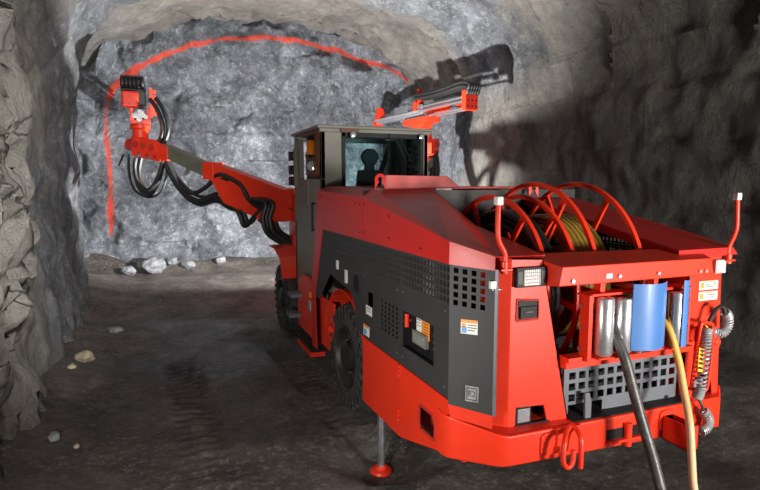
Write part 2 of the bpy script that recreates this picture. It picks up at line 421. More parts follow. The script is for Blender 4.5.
def far_wall():
    line = spline([V(p) for p in ((-4.18, 0, .95), (-4.13, 0, 2.6), (-4.15, 0, 3.7), (-4.05, 0, 4.45), (-3.6, 0, 4.95), (-2.84, 0, 5.42), (-1.9, 0, 5.83), (-.98, 0, 6.03), (.3, 0, 6.12), (1.6, 0, 6.07), (2.9, 0, 5.78), (4.11, 0, 5.28), (4.4, 0, 5.1))], 8)
    nx, nz = 210, 150; vs = []; raw = []; paint = []; painted_shade = []
    for i in range(nx+1):
        x = -4.95+9.9*i/nx; top = prof(max(-4.4, min(4.4, x)))+.5
        if abs(x) > 4.3: top = max(top, 5.0)
        for j in range(nz+1):
            z = -.3+(top+.3)*j/nz; p = V((x, 0, z))
            d = .42*fr(p+V((0, 9, 0)), .55, 3)+.16*fr(p, 1.6, 4)+.13*(1-2.4*abs(noise.noise(p*1.1+V((4, 2, 0)))))
            c = noise.cell(p*1.4+V((d*3, 0, 0)))*.10
            y = 12.75-d-c*.6+.10*abs(x)*.3
            if z < .8: y -= (.8-z)**2*.6*(1 if x < -1 else .6)
            vs.append(V((x, y, z))); raw.append(1.); painted_shade.append(0.)
            dist = 9
            if z > .8:
                q0 = V((x, 0, z)); k0 = min(range(len(line)), key=lambda k: (q0-line[k]).length_squared)
                for k in (k0-1, k0):
                    if 0 <= k < len(line)-1:
                        sg = line[k+1]-line[k]; t = max(0, min(1, (q0-line[k]).dot(sg)/sg.length_squared)); dist = min(dist, (q0-line[k]-sg*t).length)
            half = .056+.030*noise.noise(p*1.7)+.024*noise.noise(p*6)
            if x < -3.95 and z < 4.4: half *= .75+1.2*max(-.4, noise.noise(V((7, 1, z*.9))))
            if -4.1 < x < -3.2 and z > 4.3: half *= 1.5
            paint.append(max(0, min(1, (half-dist)/.035+.5)))
    m = nz+1; fs = []
    for i in range(nx):
        for j in range(nz): fs.append((i*m+j, (i+1)*m+j, (i+1)*m+j+1, i*m+j+1))
    b = MB(); b.add(vs, fs); o = b.build('wall_far', None, ROCK, smooth=True, origin=(0, 0, 0))
    for p in o.data.polygons: p.use_smooth = True
    mask_attr(o.data, 'raw', raw); mask_attr(o.data, 'painted_shade', painted_shade); mask_attr(o.data, 'paint', paint); mask_attr(o.data, 'joint', [.12]*len(vs))
    o['kind'] = 'structure'; o['label'] = 'blue-grey rock face at the tunnel end with a red sprayed outline'
far_wall()

def floor_z(x, y):
    p = V((x, y, 0))
    z = -.22+.20*sstep(7.0, 10.5, y)+.05*fr(p, .5, 3)+.022*fr(p, 2.2, 4)
    z += .30*sstep(3.5, 4.9, abs(x)+.25*noise.noise(p*.7))
    z += .25*sstep(11.4, 12.9, y+.4*noise.noise(p*.9))
    # ruts with lug prints
    for xc, w in ((-2.75, .21), (-1.32, .2)):
        xx = x-xc-.05*math.sin(y*.9); e = sstep(w+.08, w-.05, abs(xx))*sstep(.2, .9, y)*sstep(5.6, 4.6, y)
        z += e*(-.018+.016*math.sin((y+abs(xx)*.35)*2*math.pi/.155)) + .02*math.exp(-((abs(xx)-w-.08)/.06)**2)*sstep(.2, .9, y)*sstep(5.6, 4.6, y)
    # level ground under wheels and jacks
    for (cx, cy, cz) in ((-1.0, 2.6, -.22), (1.0, 2.6, -.22), (-1.0, 6.0, -.22), (1.0, 6.0, -.22), (-1.195, 1.52, -.40), (1.195, 1.52, -.40)):
        k = math.exp(-(((x-cx)/.42)**2+((y-cy)/.42)**2)**1.5); z += (cz-z)*k
    return z
def make_floor():
    nx = 190; xs = [-5.2+10.4*i/nx for i in range(nx+1)]
    ys = [-7+k*.25 for k in range(29)]; ys += [ys[-1]+.05*(k+1) for k in range(int((6.5-ys[-1])/.05))]; ys += [ys[-1]+.1*(k+1) for k in range(int((13.6-ys[-1])/.1))]
    vs = []; wet = []
    for y in ys:
        for x in xs:
            vs.append((x, y, floor_z(x, y))); p = V((x, y, 0))
            w = .9*math.exp(-(((x+2.5)/1.05)**2+((y-5.3)/1.5)**2))+.55*sstep(.0, .5, noise.noise(p*.55+V((2, 1, 0)))+.2)*sstep(9, 7, y)
            wet.append(max(0, min(1, w+.35*noise.noise(p*1.9))))
    m = nx+1
    fs = [(j*m+i, j*m+i+1, (j+1)*m+i+1, (j+1)*m+i) for j in range(len(ys)-1) for i in range(nx)]
    b = MB(); b.add(vs, fs); o = b.build('floor', None, FLOOR, smooth=True, origin=(0, 0, 0))
    for p in o.data.polygons: p.use_smooth = True
    mask_attr(o.data, 'wet', wet); o['kind'] = 'structure'; o['label'] = 'wet dark muck floor of the tunnel'
make_floor()

# loose rocks
ROCKM = mat('loose_rock', (.20, .212, .23), .85, 0, .6, 9, .8, 20)
PALE = mat('pale_loose_rock', (.34, .29, .20), .85, 0, .5, 9, .8, 20)
def rock(x, y, r, label, sq=.7, m=ROCKM, seed=0, group='loose rocks on the tunnel floor'):
    bm = bmesh.new(); bmesh.ops.create_icosphere(bm, subdivisions=3, radius=1)
    b = MB()
    fs = [[v.index for v in f.verts] for f in bm.faces]; vs = []
    for v in bm.verts:
        p = v.co.copy(); q = p+V((seed*3.1, seed*1.7, seed))
        p *= r*(1+.35*noise.noise(q*1.3)+.12*noise.noise(q*3.5))
        for dn in (V((1, .3, .5)), V((-.6, .7, .3)), V((.1, -.9, .5)), V((-.3, -.2, .95))):
            dn = (dn+V((math.sin(seed*2.3), math.cos(seed*1.9), math.sin(seed))) * .5).normalized(); h = p.dot(dn)-r*.72
            if h > 0: p -= dn*h
        p.z *= sq; vs.append(p)
    bm.free()
    zmin = min(p.z for p in vs); z0 = floor_z(x, y)-zmin-.14*r
    b.add([p+V((x, y, z0)) for p in vs], fs)
    o = b.build('rock', None, m, smooth=False); tag(o, label, 'rock', group); return o
rock(-3.75, 11.75, .18, 'grey boulder beside the corner with the left wall, at the foot of the rock face', seed=1)
rock(-3.18, 11.85, .30, 'largest pale grey boulder at the foot of the rock face', seed=2, sq=.75)
rock(-2.35, 12.0, .17, 'small pale boulder beyond the largest boulder at the rock face', seed=3)
rock(-1.55, 12.2, .16, 'dark stone apart from the other stones along the foot of the rock face', seed=4)
rock(-2.75, 12.15, .15, 'small grey stone just beyond the largest boulder at the rock face', seed=5)
rock(-3.45, 12.25, .16, 'grey boulder heaped behind the largest boulder against the rock face', seed=6)
rock(-4.02, 5.25, .12, 'yellowish angular stone at the foot of the left wall', seed=7, m=PALE)
rock(-4.12, 4.85, .055, 'small yellowish stone in front of the yellowish angular stone', seed=8, m=PALE)
rock(-3.75, 7.0, .13, 'flat grey slab of stone at the left wall behind the yellowish stone', seed=9, sq=.45)
rock(-4.0, 2.75, .06, 'grey stone at the bottom left on the muck by the near wall', seed=11)
rock(-3.8, 2.6, .03, 'pale pebble on the muck right of the near left wall', seed=12, m=PALE)

# ------------------------------------------------------------------ the rig
RIG = empty('mining_drill_rig', (0, 2.6, 0), 'red and charcoal two-boom underground drilling rig parked in the rock tunnel', 'mining vehicle')
SX = -1.25

# --- charcoal side panel with its five rows of square holes
def holes(n, pitch, hole, start):             # coordinates along one axis and which cells are holes
    xs = [start]; flag = []
    for k in range(n):
        xs += [xs[0]+k*pitch+(pitch-hole)/2, xs[0]+k*pitch+(pitch+hole)/2]; flag += [0, 1]
    xs.append(xs[0]+n*pitch); flag.append(0); return xs, flag
def band(b, y0, y1, z0, z1, sx, cols, rows=5, hy=.62, hz=.66, t=.012):
    xs, fx = holes(cols, (y1-y0)/cols, (y1-y0)/cols*hy, y0); zs, fz = holes(rows, (z1-z0)/rows, (z1-z0)/rows*hz, z0)
    b.grid(xs, zs, lambda i, j: not (fx[i] and fz[j]), lambda a, c: (sx, a, c), (-.012 if sx > 0 else .012, 0, 0))

def side(sx):
    s = 1 if sx < 0 else -1; T = (.012*s, 0, 0)
    P2 = lambda pts: [(sx, y, z) for y, z in pts]
    for (y0, y1, nm) in ((.165, .974, 'a'), (.982, 1.845, 'b')):
        b = MB(); n = round((y1-y0)/.05)
        band(b, y0, y1, 1.455, 1.712, sx, n)
        b.plate(P2([(y0, 1.712), (y1, 1.712), (y1, 1.735), (y0, 1.735)]), T)
        ctl = sx < 0 and nm == 'a'; gr = nm == 'b'
        if ctl:     # opening for the control panel
            for r in (((y0, .81), (y1, .81), (y1, .965), (y0, .965)), ((y0, 1.255), (y1, 1.255), (y1, 1.455), (y0, 1.455)),
                      ((y0, .965), (.385, .965), (.385, 1.255), (y0, 1.255)), ((.94, .965), (y1, .965), (y1, 1.255), (.94, 1.255))): b.plate(P2(r), T)
        elif gr:
            ya, yb, za, zb = 1.01, 1.42, .985, 1.262
            band(b, ya, yb, za, zb, sx, 5, 7, .66, .62)
            for r in (((y0, .81), (y1, .81), (y1, za), (y0, za)), ((y0, zb), (y1, zb), (y1, 1.455), (y0, 1.455)), ((y0, za), (ya, za), (ya, zb), (y0, zb)),
                      ((yb, za), (1.59, za), (1.59, zb), (yb, zb)), ((1.74, za), (y1, za), (y1, zb), (1.74, zb)), ((1.59, za), (1.74, za), (1.74, 1.13), (1.59, 1.13))): b.plate(P2(r), T)
        else: b.plate(P2([(y0, .81), (y1, .81), (y1, 1.455), (y0, 1.455)]), T)
        o = b.build('side_door', RIG, GREY, bevel=0)
        bb = MB()
        for y, z in ((y0+.05, .88), (y1-.05, .88), (y0+.05, 1.40), (y1-.05, 1.40)): bb.cyl((sx-.004*s, y, z), (sx+.004*s, y, z), .011, 10)
        if sx < 0: bb.each('door_bolt', o, STEEL)
        if ctl: ctrl = o
        if gr and sx < 0: door_b = o
    # forward piece over the wheel arch, slanted front edge
    b = MB(); band(b, 1.855, 3.205, 1.455, 1.712, sx, 27)
    b.plate(P2([(1.855, 1.712), (3.205, 1.712), (3.21, 1.735), (1.855, 1.735)]), T)
    b.plate(P2([(1.855, .81), (1.95, .81), (2.18, 1.16), (2.95, 1.24), (3.205, 1.455), (1.855, 1.455)]), T)
    b.plate(P2([(2.95, 1.24), (3.43, .86), (3.60, .86), (3.205, 1.712), (3.205, 1.455)]), T)
    f = b.build('wheel_arch_panel', RIG, GREY)
    # lower red doors
    def low(polys):
        b = MB()
        for p in polys: b.plate(P2(p), (.014*s, 0, 0))
        return b.build('lower_door', RIG, RED)
    d1 = low([[(.975, .80), (.62, .80), (.62, .292), (.965, .195), (.975, .195)], [(.62, .80), (.345, .80), (.345, .61), (.62, .61)],
         [(.62, .43), (.345, .43), (.345, .372), (.62, .292)], [(.345, .80), (.165, .80), (.165, .70), (.29, .665), (.29, .385), (.345, .372)]])
    d2 = low([[(.983, .80), (1.86, .80), (1.87, .172), (.983, .193)]])
    if sx < 0:
        b = MB()
        for z in (.33, .70):
            for k in range(3): b.cyl((sx-.008, .98, z+k*.035), (sx-.008, .98, z+k*.035+.026), .012, 8)
        b.each('hinge_knuckle', d1, RED)
        # rounded rim of the hatch hole and a dark cavity with a red fitting
        b = MB(); ring = [(.61, .46), (.61, .58), (.585, .61), (.37, .61), (.345, .58), (.345, .46), (.37, .43), (.585, .43), (.61, .46)]
        b.tube([(sx, y, z) for y, z in ring], .012, 8); b.build('hatch_rim', d1, DRED)
        b = MB(); b.cyl((sx+.15, .47, .44), (sx+.15, .47, .58), .035, 14); b.cyl((sx+.15, .47, .58), (sx+.15, .47, .60), .05, 14); b.build('filler_neck', d1, RED, smooth=True)
    return ctrl if sx < 0 else None, door_b if sx < 0 else None, d2
ctrl_door, vent_door, low_door = side(SX)
side(-SX)

# control panel in its recess (left side)
b = MB(); x = SX+.05
b.plate([(x, .36, .95), (x, .96, .95), (x, .96, 1.27), (x, .36, 1.27)], (.01, 0, 0))
for a in (((.36, .95), (.96, .965)), ((.36, 1.255), (.96, 1.27)), ((.36, .95), (.385, 1.27)), ((.94, .95), (.96, 1.27))):
    b.box(SX+.012, x, a[0][0], a[1][0], a[0][1], a[1][1])
cp = b.build('control_panel', RIG, BLACK)
b = MB(); b.box(x-.03, x, .56, .79, 1.035, 1.135); b.m = 1; b.box(x-.034, x-.03, .585, .765, 1.055, 1.12); b.build('display', cp, [BEIGE, LCD], bevel=.006)
sticker('instruction_card', cp, (x-.004, .76, 1.13), (0, -1, 0), (0, 0, 1), .085, .11, [(.1, .9, .8, .86, 3), (.1, .8, .6, .64, 3), (.1, .9, .4, .44, 3)], label='white instruction card')
b = MB(); b.plate([(x-.004, .665, 1.10), (x-.004, .54, 1.10), (x-.004, .54, 1.235), (x-.004, .665, 1.235)], (-.003, 0, 0))
b.m = 1
for k in range(4): b.box(x-.0085, x-.007, .56, .64, 1.145+k*.022, 1.150+k*.022)
o = b.build('instruction_card', cp, [ORNG, INK]); o['label'] = 'orange instruction card'
b = MB(); b.cyl((x-.03, .885, 1.13), (x-.03, .885, 1.235), .02, 12); b.cyl((x, .885, 1.18), (x-.03, .885, 1.18), .012, 8); b.build('isolator_switch', cp, RED, smooth=True)
b = MB()
for y, z in ((.44, 1.17), (.44, 1.12), (.44, 1.07), (.40, 1.02)): b.cyl((x, y, z), (x-.02, y, z), .014, 10)
b.each('push_button', cp, STEEL)

# charcoal quarter panel turning the corner, holes in 4 x 5
qa, qb = V((SX, .165, 0)), V((-1.045, -.055, 0)); qd = qb-qa; qn = V((.75, .68, 0)).normalized()
def Q(u, z): p = qa+qd*u; return V((p.x, p.y, z-.028*u))
b = MB(); xs, fx = holes(4, .2, .112, .04); zs, fz = holes(5, .053, .035, 1.450)
xs = [0.]+xs+[1.]; fx = [0]+fx+[0]; zs = [.775]+zs+[1.735]; fz = [0]+fz+[0]
b.grid(xs, zs, lambda i, j: not (fx[i] and fz[j]), lambda u, z: Q(u, z), qn*.014)
qp = b.build('quarter_panel', RIG, GREY)
b = MB(); b.plate([Q(0, .775), Q(1, .775), Q(1, .685), Q(.05, .69)], qn*.014); b.build('panel_foot', RIG, RED)
qu = qd.normalized()
sticker('warning_label', qp, Q(.27, 1.28), qu, (0, 0, 1), .112, .095, [(.0, 1, .78, 1, 1), (.06, .3, .45, .72, 1), (.06, .36, .06, .5, 2), (.42, .95, .6, .66, 3), (.42, .95, .42, .48, 3), (.42, .85, .24, .3, 3)], label='white warning label with orange header and blue pictogram')
b = MB(); p = Q(.40, .832)-qn*.002
def on_q(a, c, w, h, dep): q = p+qu*a+V((0, 0, c))-qn*dep; b.plate([q, q+qu*w, q+qu*w+V((0, 0, h)), q+V((0, 0, h))], -qn*.0012)
b.plate([p, p+qu*.088, p+qu*.088+V((0, 0, .105)), p+V((0, 0, .105))], -qn*.003)
b.m = 1
for a in ((.008, .010, .072, .006), (.008, .089, .072, .006), (.008, .010, .006, .085), (.074, .010, .006, .085)): on_q(*a, .003)
badge = b.build('model_badge', qp, [STEEL, INK])
def text_obj(body, name, parent, o, u, v, size, m, label=None):
    cu = bpy.data.curves.new(name, 'FONT'); cu.body = body; cu.size = size; cu.extrude = .0008; cu.align_x = 'CENTER'; cu.align_y = 'CENTER'
    t = bpy.data.objects.new(name+'_tmp', cu); COL.objects.link(t)
    dg = bpy.context.evaluated_depsgraph_get(); me = bpy.data.meshes.new_from_object(t.evaluated_get(dg))
    bpy.data.objects.remove(t)
    u, v = V(u).normalized(), V(v).normalized(); n = u.cross(v)
    mb = MB(); mb.add([V(o)+u*q.co.x+v*q.co.y+n*q.co.z for q in me.vertices], [list(f.vertices) for f in me.polygons])
    return mb.build(name, parent, m)
text_obj('E2', 'badge_lettering', qp, p+qu*.044+V((0, 0, .052))-qn*.0045, qu, (0, 0, 1), .056, INK)
# bright edge, latch and hinge bits in the gap next to the column
b = MB(); b.plate([Q(1, .775), Q(1, 1.735), Q(1.06, 1.735), Q(1.06, .775)], qn*.02); b.build('panel_edge_strip', RIG, GREYP)
b = MB(); q = Q(.93, 1.60); b.box(q.x-.02, q.x+.02, q.y-.025, q.y+.005, 1.585, 1.635); b.m = 1; b.tube([q, q+V((.06, .0, 0)), q+V((.10, .04, -.01))], .009, 8); b.build('door_latch', RIG, [WHITE, STEEL], bevel=.004)
b = MB(); b.box(-1.03, -.99, .02, .06, 1.58, 1.63); b.box(-1.02, -.985, .0, .03, 1.53, 1.57); b.cyl((-1.01, .02, 1.53), (-1.01, .02, 1.66), .012, 10); b.build('latch_bracket', RIG, STEEL, bevel=.003)

# small stickers on the doors
sticker('door_label', vent_door, (SX, 1.765, 1.045), (0, -1, 0), (0, 0, 1), .15, .085, [(.1, .9, .7, .78, 3), (.1, .9, .4, .48, 3)], label='small white label by the vent')
sticker('door_label', vent_door, (SX, 1.835, .835), (0, -1, 0), (0, 0, 1), .15, .10, [(.0, 1, .75, 1, 1), (.1, .6, .1, .6, 2)], label='small label at the front edge')
b = MB(); b.box(SX-.012, SX, 2.62, 2.68, 1.335, 1.43); b.build('door_label', RIG, LBL)
b = MB(); b.box(SX-.012, SX, 2.32, 2.38, 1.235, 1.37); b.build('door_label', RIG, LBL)
b = MB(); b.box(SX-.006, SX, 1.98, 2.11, 1.20, 1.36); b.build('inspection_flap', RIG, BLACK, bevel=.003)

# --- hoods either side of the reel well
def hood(s):
    X = lambda x: -x*s if s < 0 else x        # s=+1: left (x as given), s=-1: right (mirrored)
    M = lambda p: (p[0]*s, p[1], p[2])
    A, K, Kb, Ab = (-1.25, 1.845, 2.117), (-1.25, .168, 1.868), (-1.25, .168, 1.722), (-1.25, 1.845, 1.722)
    B = (-1.13, 1.85, 2.185); Q1 = (-1.045, -.05, 1.785); Q1b = (-1.045, -.05, 1.70)
    Rr = (-.56, .10, 1.755); S1 = (-.56, 1.85, 2.20)
    b = MB(); pts = [A, K, Kb, Ab, B, Q1, Q1b, Rr, S1, (-.56, .10, 1.25), (-.56, 1.85, 1.25), (-.565, 1.0, 1.90)]
    b.add([M(p) for p in pts], [(0, 3, 2, 1), (0, 1, 4), (4, 1, 8), (1, 5, 8), (5, 7, 11), (5, 11, 8), (1, 2, 6, 5), (7, 9, 10, 8, 11)])
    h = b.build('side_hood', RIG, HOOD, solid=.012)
    if s > 0:
        c = MB()
        for y, z in ((1.80, 2.06), (1.80, 1.80), (1.2, 1.80), (.6, 1.78), (1.2, 1.98)): c.cyl((SX-.008, y, z), (SX, y, z), .012, 8)
        c.cyl((-.85, 1.05, 1.93), (-.85, 1.05, 1.985), .025, 12); c.each('hood_bolt', h, BLACK)
    # front half with the slanted leg down to the sill
    b = MB()
    C, D, E = (-1.25, 3.42, 2.16), (-1.25, 3.22, 1.722), (-1.25, 1.855, 1.722)
    A2, B2, C2 = (-1.25, 1.855, 2.117), (-1.13, 1.855, 2.19), (-1.12, 3.46, 2.205)
    pts = [A2, E, D, C, B2, C2, (-1.25, 3.60, .87), (-1.25, 3.80, .87), (-1.25, 3.76, .20), (-1.25, 3.56, .20), (-1.05, 3.83, .87), (-1.05, 3.46, 2.19), (-1.05, 3.8, .2), (-.56, 1.855, 2.20), (-.56, 3.46, 2.21)]
    b.add([M(p) for p in pts], [(0, 3, 2, 1), (0, 4, 5, 3), (3, 7, 6, 2), (6, 7, 8, 9), (3, 5, 11, 10, 7), (7, 10, 12, 8), (4, 13, 14, 5)])
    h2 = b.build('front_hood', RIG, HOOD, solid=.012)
    if s > 0:
        c = MB()
        for y, z in ((1.92, 2.05), (1.92, 1.79), (3.3, 2.10), (3.15, 1.79), (2.05, 2.06)): c.cyl((SX-.008, y, z), (SX, y, z), .012, 8)
        c.each('hood_bolt', h2, BLACK)
hood(1)
def right_hood():
    zz = lambda y: 1.755+.178*y if y < 2.45 else 2.20
    b = MB(); pts = []; fs = []
    for y in (-.02, .4, .9, 1.4, 1.86, 2.45, 3.46):
        k = len(pts); pts += [(.56, y, zz(y)-.07), (.56, y, zz(y)), (1.17 if y > 0 else 1.12, y, zz(y)), (1.25 if y > 0 else 1.17, y, zz(y)-.05), (1.25 if y > 0 else 1.17, y, 1.70)]
        if k: fs += [(k-5+i, k-4+i, k+1+i, k+i) for i in range(4)]
    fs += [(0, 1, 2, 3, 4)]
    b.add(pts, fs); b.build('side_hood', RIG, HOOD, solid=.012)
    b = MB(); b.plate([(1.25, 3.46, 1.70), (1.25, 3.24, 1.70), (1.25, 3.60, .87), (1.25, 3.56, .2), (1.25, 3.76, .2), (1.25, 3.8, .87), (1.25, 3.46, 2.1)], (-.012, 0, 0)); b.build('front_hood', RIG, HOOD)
right_hood()
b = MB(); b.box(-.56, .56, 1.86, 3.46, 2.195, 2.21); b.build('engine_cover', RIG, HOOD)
# upright plate with lifting eyes in front of the well
b = MB(); b.hexa([(-1.02, 1.86, 2.20), (-.22, 1.86, 2.20), (-.22, 1.90, 2.20), (-1.02, 1.90, 2.20)], [(-1.02, 1.86, 2.325), (-.36, 1.86, 2.315), (-.36, 1.90, 2.315), (-1.02, 1.90, 2.325)]); b.build('cross_plate', RIG, DRED, bevel=.004)  # darker red stands in for the weak light on this plate
def eye(c, ax, w=.028, r=.052, m=HOOD):
    c = V(c); ax = V(ax).normalized(); u = ax.cross(V((0, 0, 1))).normalized(); n = 18; b = MB()
    outer = [c+u*r*math.cos(t)+V((0, 0, 1))*r*math.sin(t) for t in [math.pi*k/n for k in range(n+1)]]
    outer = [c+u*r-V((0, 0, .10))]+outer+[c-u*r-V((0, 0, .10))]
    inner = [c+u*r*.42*math.cos(t)+V((0, 0, 1))*r*.42*math.sin(t) for t in [math.pi*(-.35)+(1.7*math.pi)*k/(len(outer)-1) for k in range(len(outer))]]
    vs = []; 
    for k in (0, 1): vs += [p+ax*w*(k-.5) for p in outer]+[p+ax*w*(k-.5) for p in inner]
    L_ = len(outer); fs = []
    for i in range(L_-1):
        fs += [(i, i+1, L_+i+1, L_+i), (2*L_+i, 3*L_+i, 3*L_+i+1, 2*L_+i+1), (i, 2*L_+i, 2*L_+i+1, i+1), (L_+i, L_+i+1, 3*L_+i+1, 3*L_+i)]
    fs += [(0, L_, 3*L_, 2*L_), (L_-1, 3*L_-1, 4*L_-1, 2*L_-1)]
    b.add(vs, fs); return b.build('lifting_eye', RIG, m, bevel=.004)
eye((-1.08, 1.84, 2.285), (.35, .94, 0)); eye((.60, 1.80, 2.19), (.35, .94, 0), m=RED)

# --- chassis, bulkhead
b = MB(); b.box(-1.10, 1.10, .22, 1.75, .30, .48); b.box(-.75, .75, 1.75, 6.3, .50, .95); b.each('chassis', RIG, DRED, bevel=.01)
b = MB(); b.box(-1.22, 1.22, 1.90, 1.94, .95, 2.18); b.build('bulkhead', RIG, DARKM)
b = MB(); b.box(-.95, .95, 2.0, 3.4, .95, 2.1); b.box(-1.08, 1.08, 2.95, 3.4, 1.0, 2.1); b.each('engine_block', RIG, DARKM, bevel=.02)
b = MB()
for y in (.45, .9, 1.3): b.box(-1.03, -.95, y, y+.08, .48, 1.62)
b.box(-1.03, -.7, .3, 1.6, .48, .95); b.each('inner_frame', RIG, DRED, bevel=.01)
b = MB(); b.box(-1.06, -1.04, .18, 1.88, .75, 1.74); b.box(-1.06, -.66, .18, .20, .75, 1.70); b.build('shade_liner', RIG, BLACK)  # black sheets stand in for the shade behind the panel holes

# --- rear columns
def column(s):
    M = lambda p: (p[0]*s, p[1], p[2])
    b = MB()
    if s > 0: face = [(-.885, 1.765), (-.642, 1.752), (-.375, .55), (-.55, .56), (-.595, .735), (-.825, .75), (-.83, .56), (-.885, .56)]
    else:     face = [(-1.03, 1.70), (-.70, 1.72), (-.70, .55), (-.80, .55), (-.82, .745), (-.99, .79), (-1.03, .56), (-1.085, .56)]
    b.plate([M((x, 0, z)) for x, z in face], (0, .012, 0))
    xe = face[0][0]
    if s > 0:
        b.plate([M((-.885, 0, 1.765)), M((-1.0, .05, 1.772)), M((-1.0, .05, .56)), M((-.885, 0, .56))], (0.008, .008, 0))
        b.plate([M((-1.0, .05, 1.772)), M((-1.0, .24, 1.772)), M((-1.0, .24, .56)), M((-1.0, .05, .56))], (.01, 0, 0))
        b.plate([(-.885, 0, 1.765), (-.642, 0, 1.752), (-.642, .24, 1.752), (-1.0, .24, 1.772), (-1.0, .05, 1.772)], (0, 0, -.01))
        b.plate([(-.642, 0, 1.752), (-.375, 0, .55), (-.375, .24, .55), (-.642, .24, 1.752)], (-.01, 0, 0))
    else:
        b.plate([M((-1.03, 0, 1.70)), M((-1.17, .10, 1.69)), M((-1.22, .10, .56)), M((-1.085, 0, .56))], (-.008, .008, 0))
        b.plate([M((-1.17, .10, 1.69)), M((-1.20, .30, 1.70)), M((-1.24, .30, .56)), M((-1.22, .10, .56))], (-.01, 0, 0))
        b.plate([M((-1.03, 0, 1.70)), M((-.70, 0, 1.72)), M((-.70, .30, 1.74)), M((-1.20, .30, 1.70)), M((-1.17, .10, 1.69))], (0, 0, -.01))
        b.plate([M((-.70, 0, 1.72)), M((-.70, 0, .55)), M((-.70, .24, .55)), M((-.70, .24, 1.72))], (.01, 0, 0))
    col = b.build('rear_column', RIG, RED)
    return col
colL = column(1); colR = column(-1)
def tail_light(x0, x1, z0, z1, parent, y=0.):
    b = MB(); b.box(x0, x1, y-.035, y, z0, z1); b.m = 1; w = x1-x0
    b.box(x0+w*.22, x1-w*.20, y-.043, y-.034, z0+.012, z1-.012)
    b.m = 2
    for k in range(7):
        for j in range(5):
            cx = x0+w*(.27+.07*k); cz = z0+(z1-z0)*(.16+.17*j); b.box(cx-.005, cx+.005, y-.047, y-.042, cz-.008, cz+.008)
    b.m = 3; b.box(x0+.005, x0+w*.2, y-.040, y-.034, z0+.02, z1-.02); b.box(x1-w*.18, x1-.005, y-.040, y-.034, z0+.02, z1-.02)
    return b.build('tail_light', parent, [BLACK, LENS, WHITE, DARKM], bevel=.006)
tail_light(-.868, -.640, 1.572, 1.702, colL)
b = MB(); b.box(.94, 1.05, -.03, 0, 1.56, 1.665); b.m = 1
for k in range(5):
    for j in range(5): b.box(.95+k*.019, .963+k*.019, -.036, -.03, 1.567+j*.019, 1.58+j*.019)
b.build('tail_light', colR, [LENS, WHITE], bevel=.004)
b = MB(); b.tube([(-.84, -.004, 1.345), (-.84, -.004, 1.49), (-.67, -.004, 1.475), (-.67, -.004, 1.345), (-.84, -.004, 1.345)], .009, 6); b.m = 1
b.box(-.83, -.68, -.006, .05, 1.355, 1.48); b.box(-.82, -.69, -.02, -.004, 1.36, 1.44); b.m = 2; b.box(-.79, -.72, -.024, -.018, 1.395, 1.41)
b.build('power_socket', colL, [DRED, BLACK, DARKM], bevel=.003)
def work_light(parent, c, ax, w=.075, name='work_light'):
    c = V(c); ax = V(ax).normalized(); b = MB()
    b.lathe([(.001, -w*.9), (w*.75, -w*.8), (w, -w*.1), (w, w*.15), (w*.9, w*.2)], c, ax, 24); b.m = 1
    b.lathe([(w*.9, w*.12), (w*.55, w*.2), (.001, w*.22)], c, ax, 24)
    return b.build(name, parent, [BLACK, LAMP], smooth=True)
def square_light(parent, x0, x1, z0, z1, y):
    b = MB(); b.box(x0, x1, y, y+.06, z0, z1); b.m = 1; b.box(x0+.016, x1-.016, y-.006, y+.002, z0+.016, z1-.016); b.build('reversing_light', parent, [BLACK, LAMP], bevel=.012)
square_light(colL, -.82, -.69, .618, .745, .008); square_light(colR, .85, .98, .60, .72, .04)
b = MB(); b.box(-.88, -.50, .11, .13, .57, .8); b.box(-.84, -.545, -.002, .12, .60, .622); b.build('recess_back', colL, BLACK); b = MB(); b.box(.75, 1.08, .13, .15, .5, .85); b.build('recess_back', colR, BLACK)  # black sheets paint the shade inside the lamp recesses
sticker('warning_label', colR, (.81, -.001, 1.435), (1, 0, 0), (0, 0, 1), .20, .068, [(.05, .25, .15, .85, 1), (.35, .9, .8, .95, 1), (.35, .95, .55, .65, 3), (.35, .9, .3, .4, 3)], label='upper white label with orange triangle')
sticker('warning_label', colR, (.81, -.001, 1.352), (1, 0, 0), (0, 0, 1), .20, .068, [(.05, .25, .15, .85, 1), (.35, .9, .8, .95, 1), (.35, .95, .55, .65, 3), (.35, .8, .3, .4, 3)], label='lower white label with orange triangle')
# marker poles with white caps
def pole(pts, top):
    b = MB(); b.tube(pts, .018, 10, 4); o = b.build('marker_pole', RIG, RED, smooth=True)
    t = V(top); c = MB(); c.box(t.x-.024, t.x+.024, t.y-.024, t.y+.024, t.z-.0, t.z+.056); c.build('pole_cap', o, WHITE, bevel=.009, seg=3)
    f = V(pts[0]); c = MB(); c.cyl(f-V((0, 0, .05)), f+V((0, 0, .03)), .026, 12); c.box(f.x-.045, f.x+.045, f.y-.03, f.y+.03, f.z-.03, f.z-.015); c.build('pole_clamp', o, RED, bevel=.004)
pole([(-.955, -.02, 1.72), (-.955, -.02, 1.80), (-1.0, -.02, 1.88), (-1.012, -.02, 1.96), (-1.01, -.02, 2.12)], (-1.01, -.02, 2.11))
pole([(1.08, -.02, 1.68), (1.08, -.02, 1.76), (1.125, -.02, 1.84), (1.15, -.02, 1.93), (1.135, -.02, 2.14)], (1.135, -.02, 2.12))
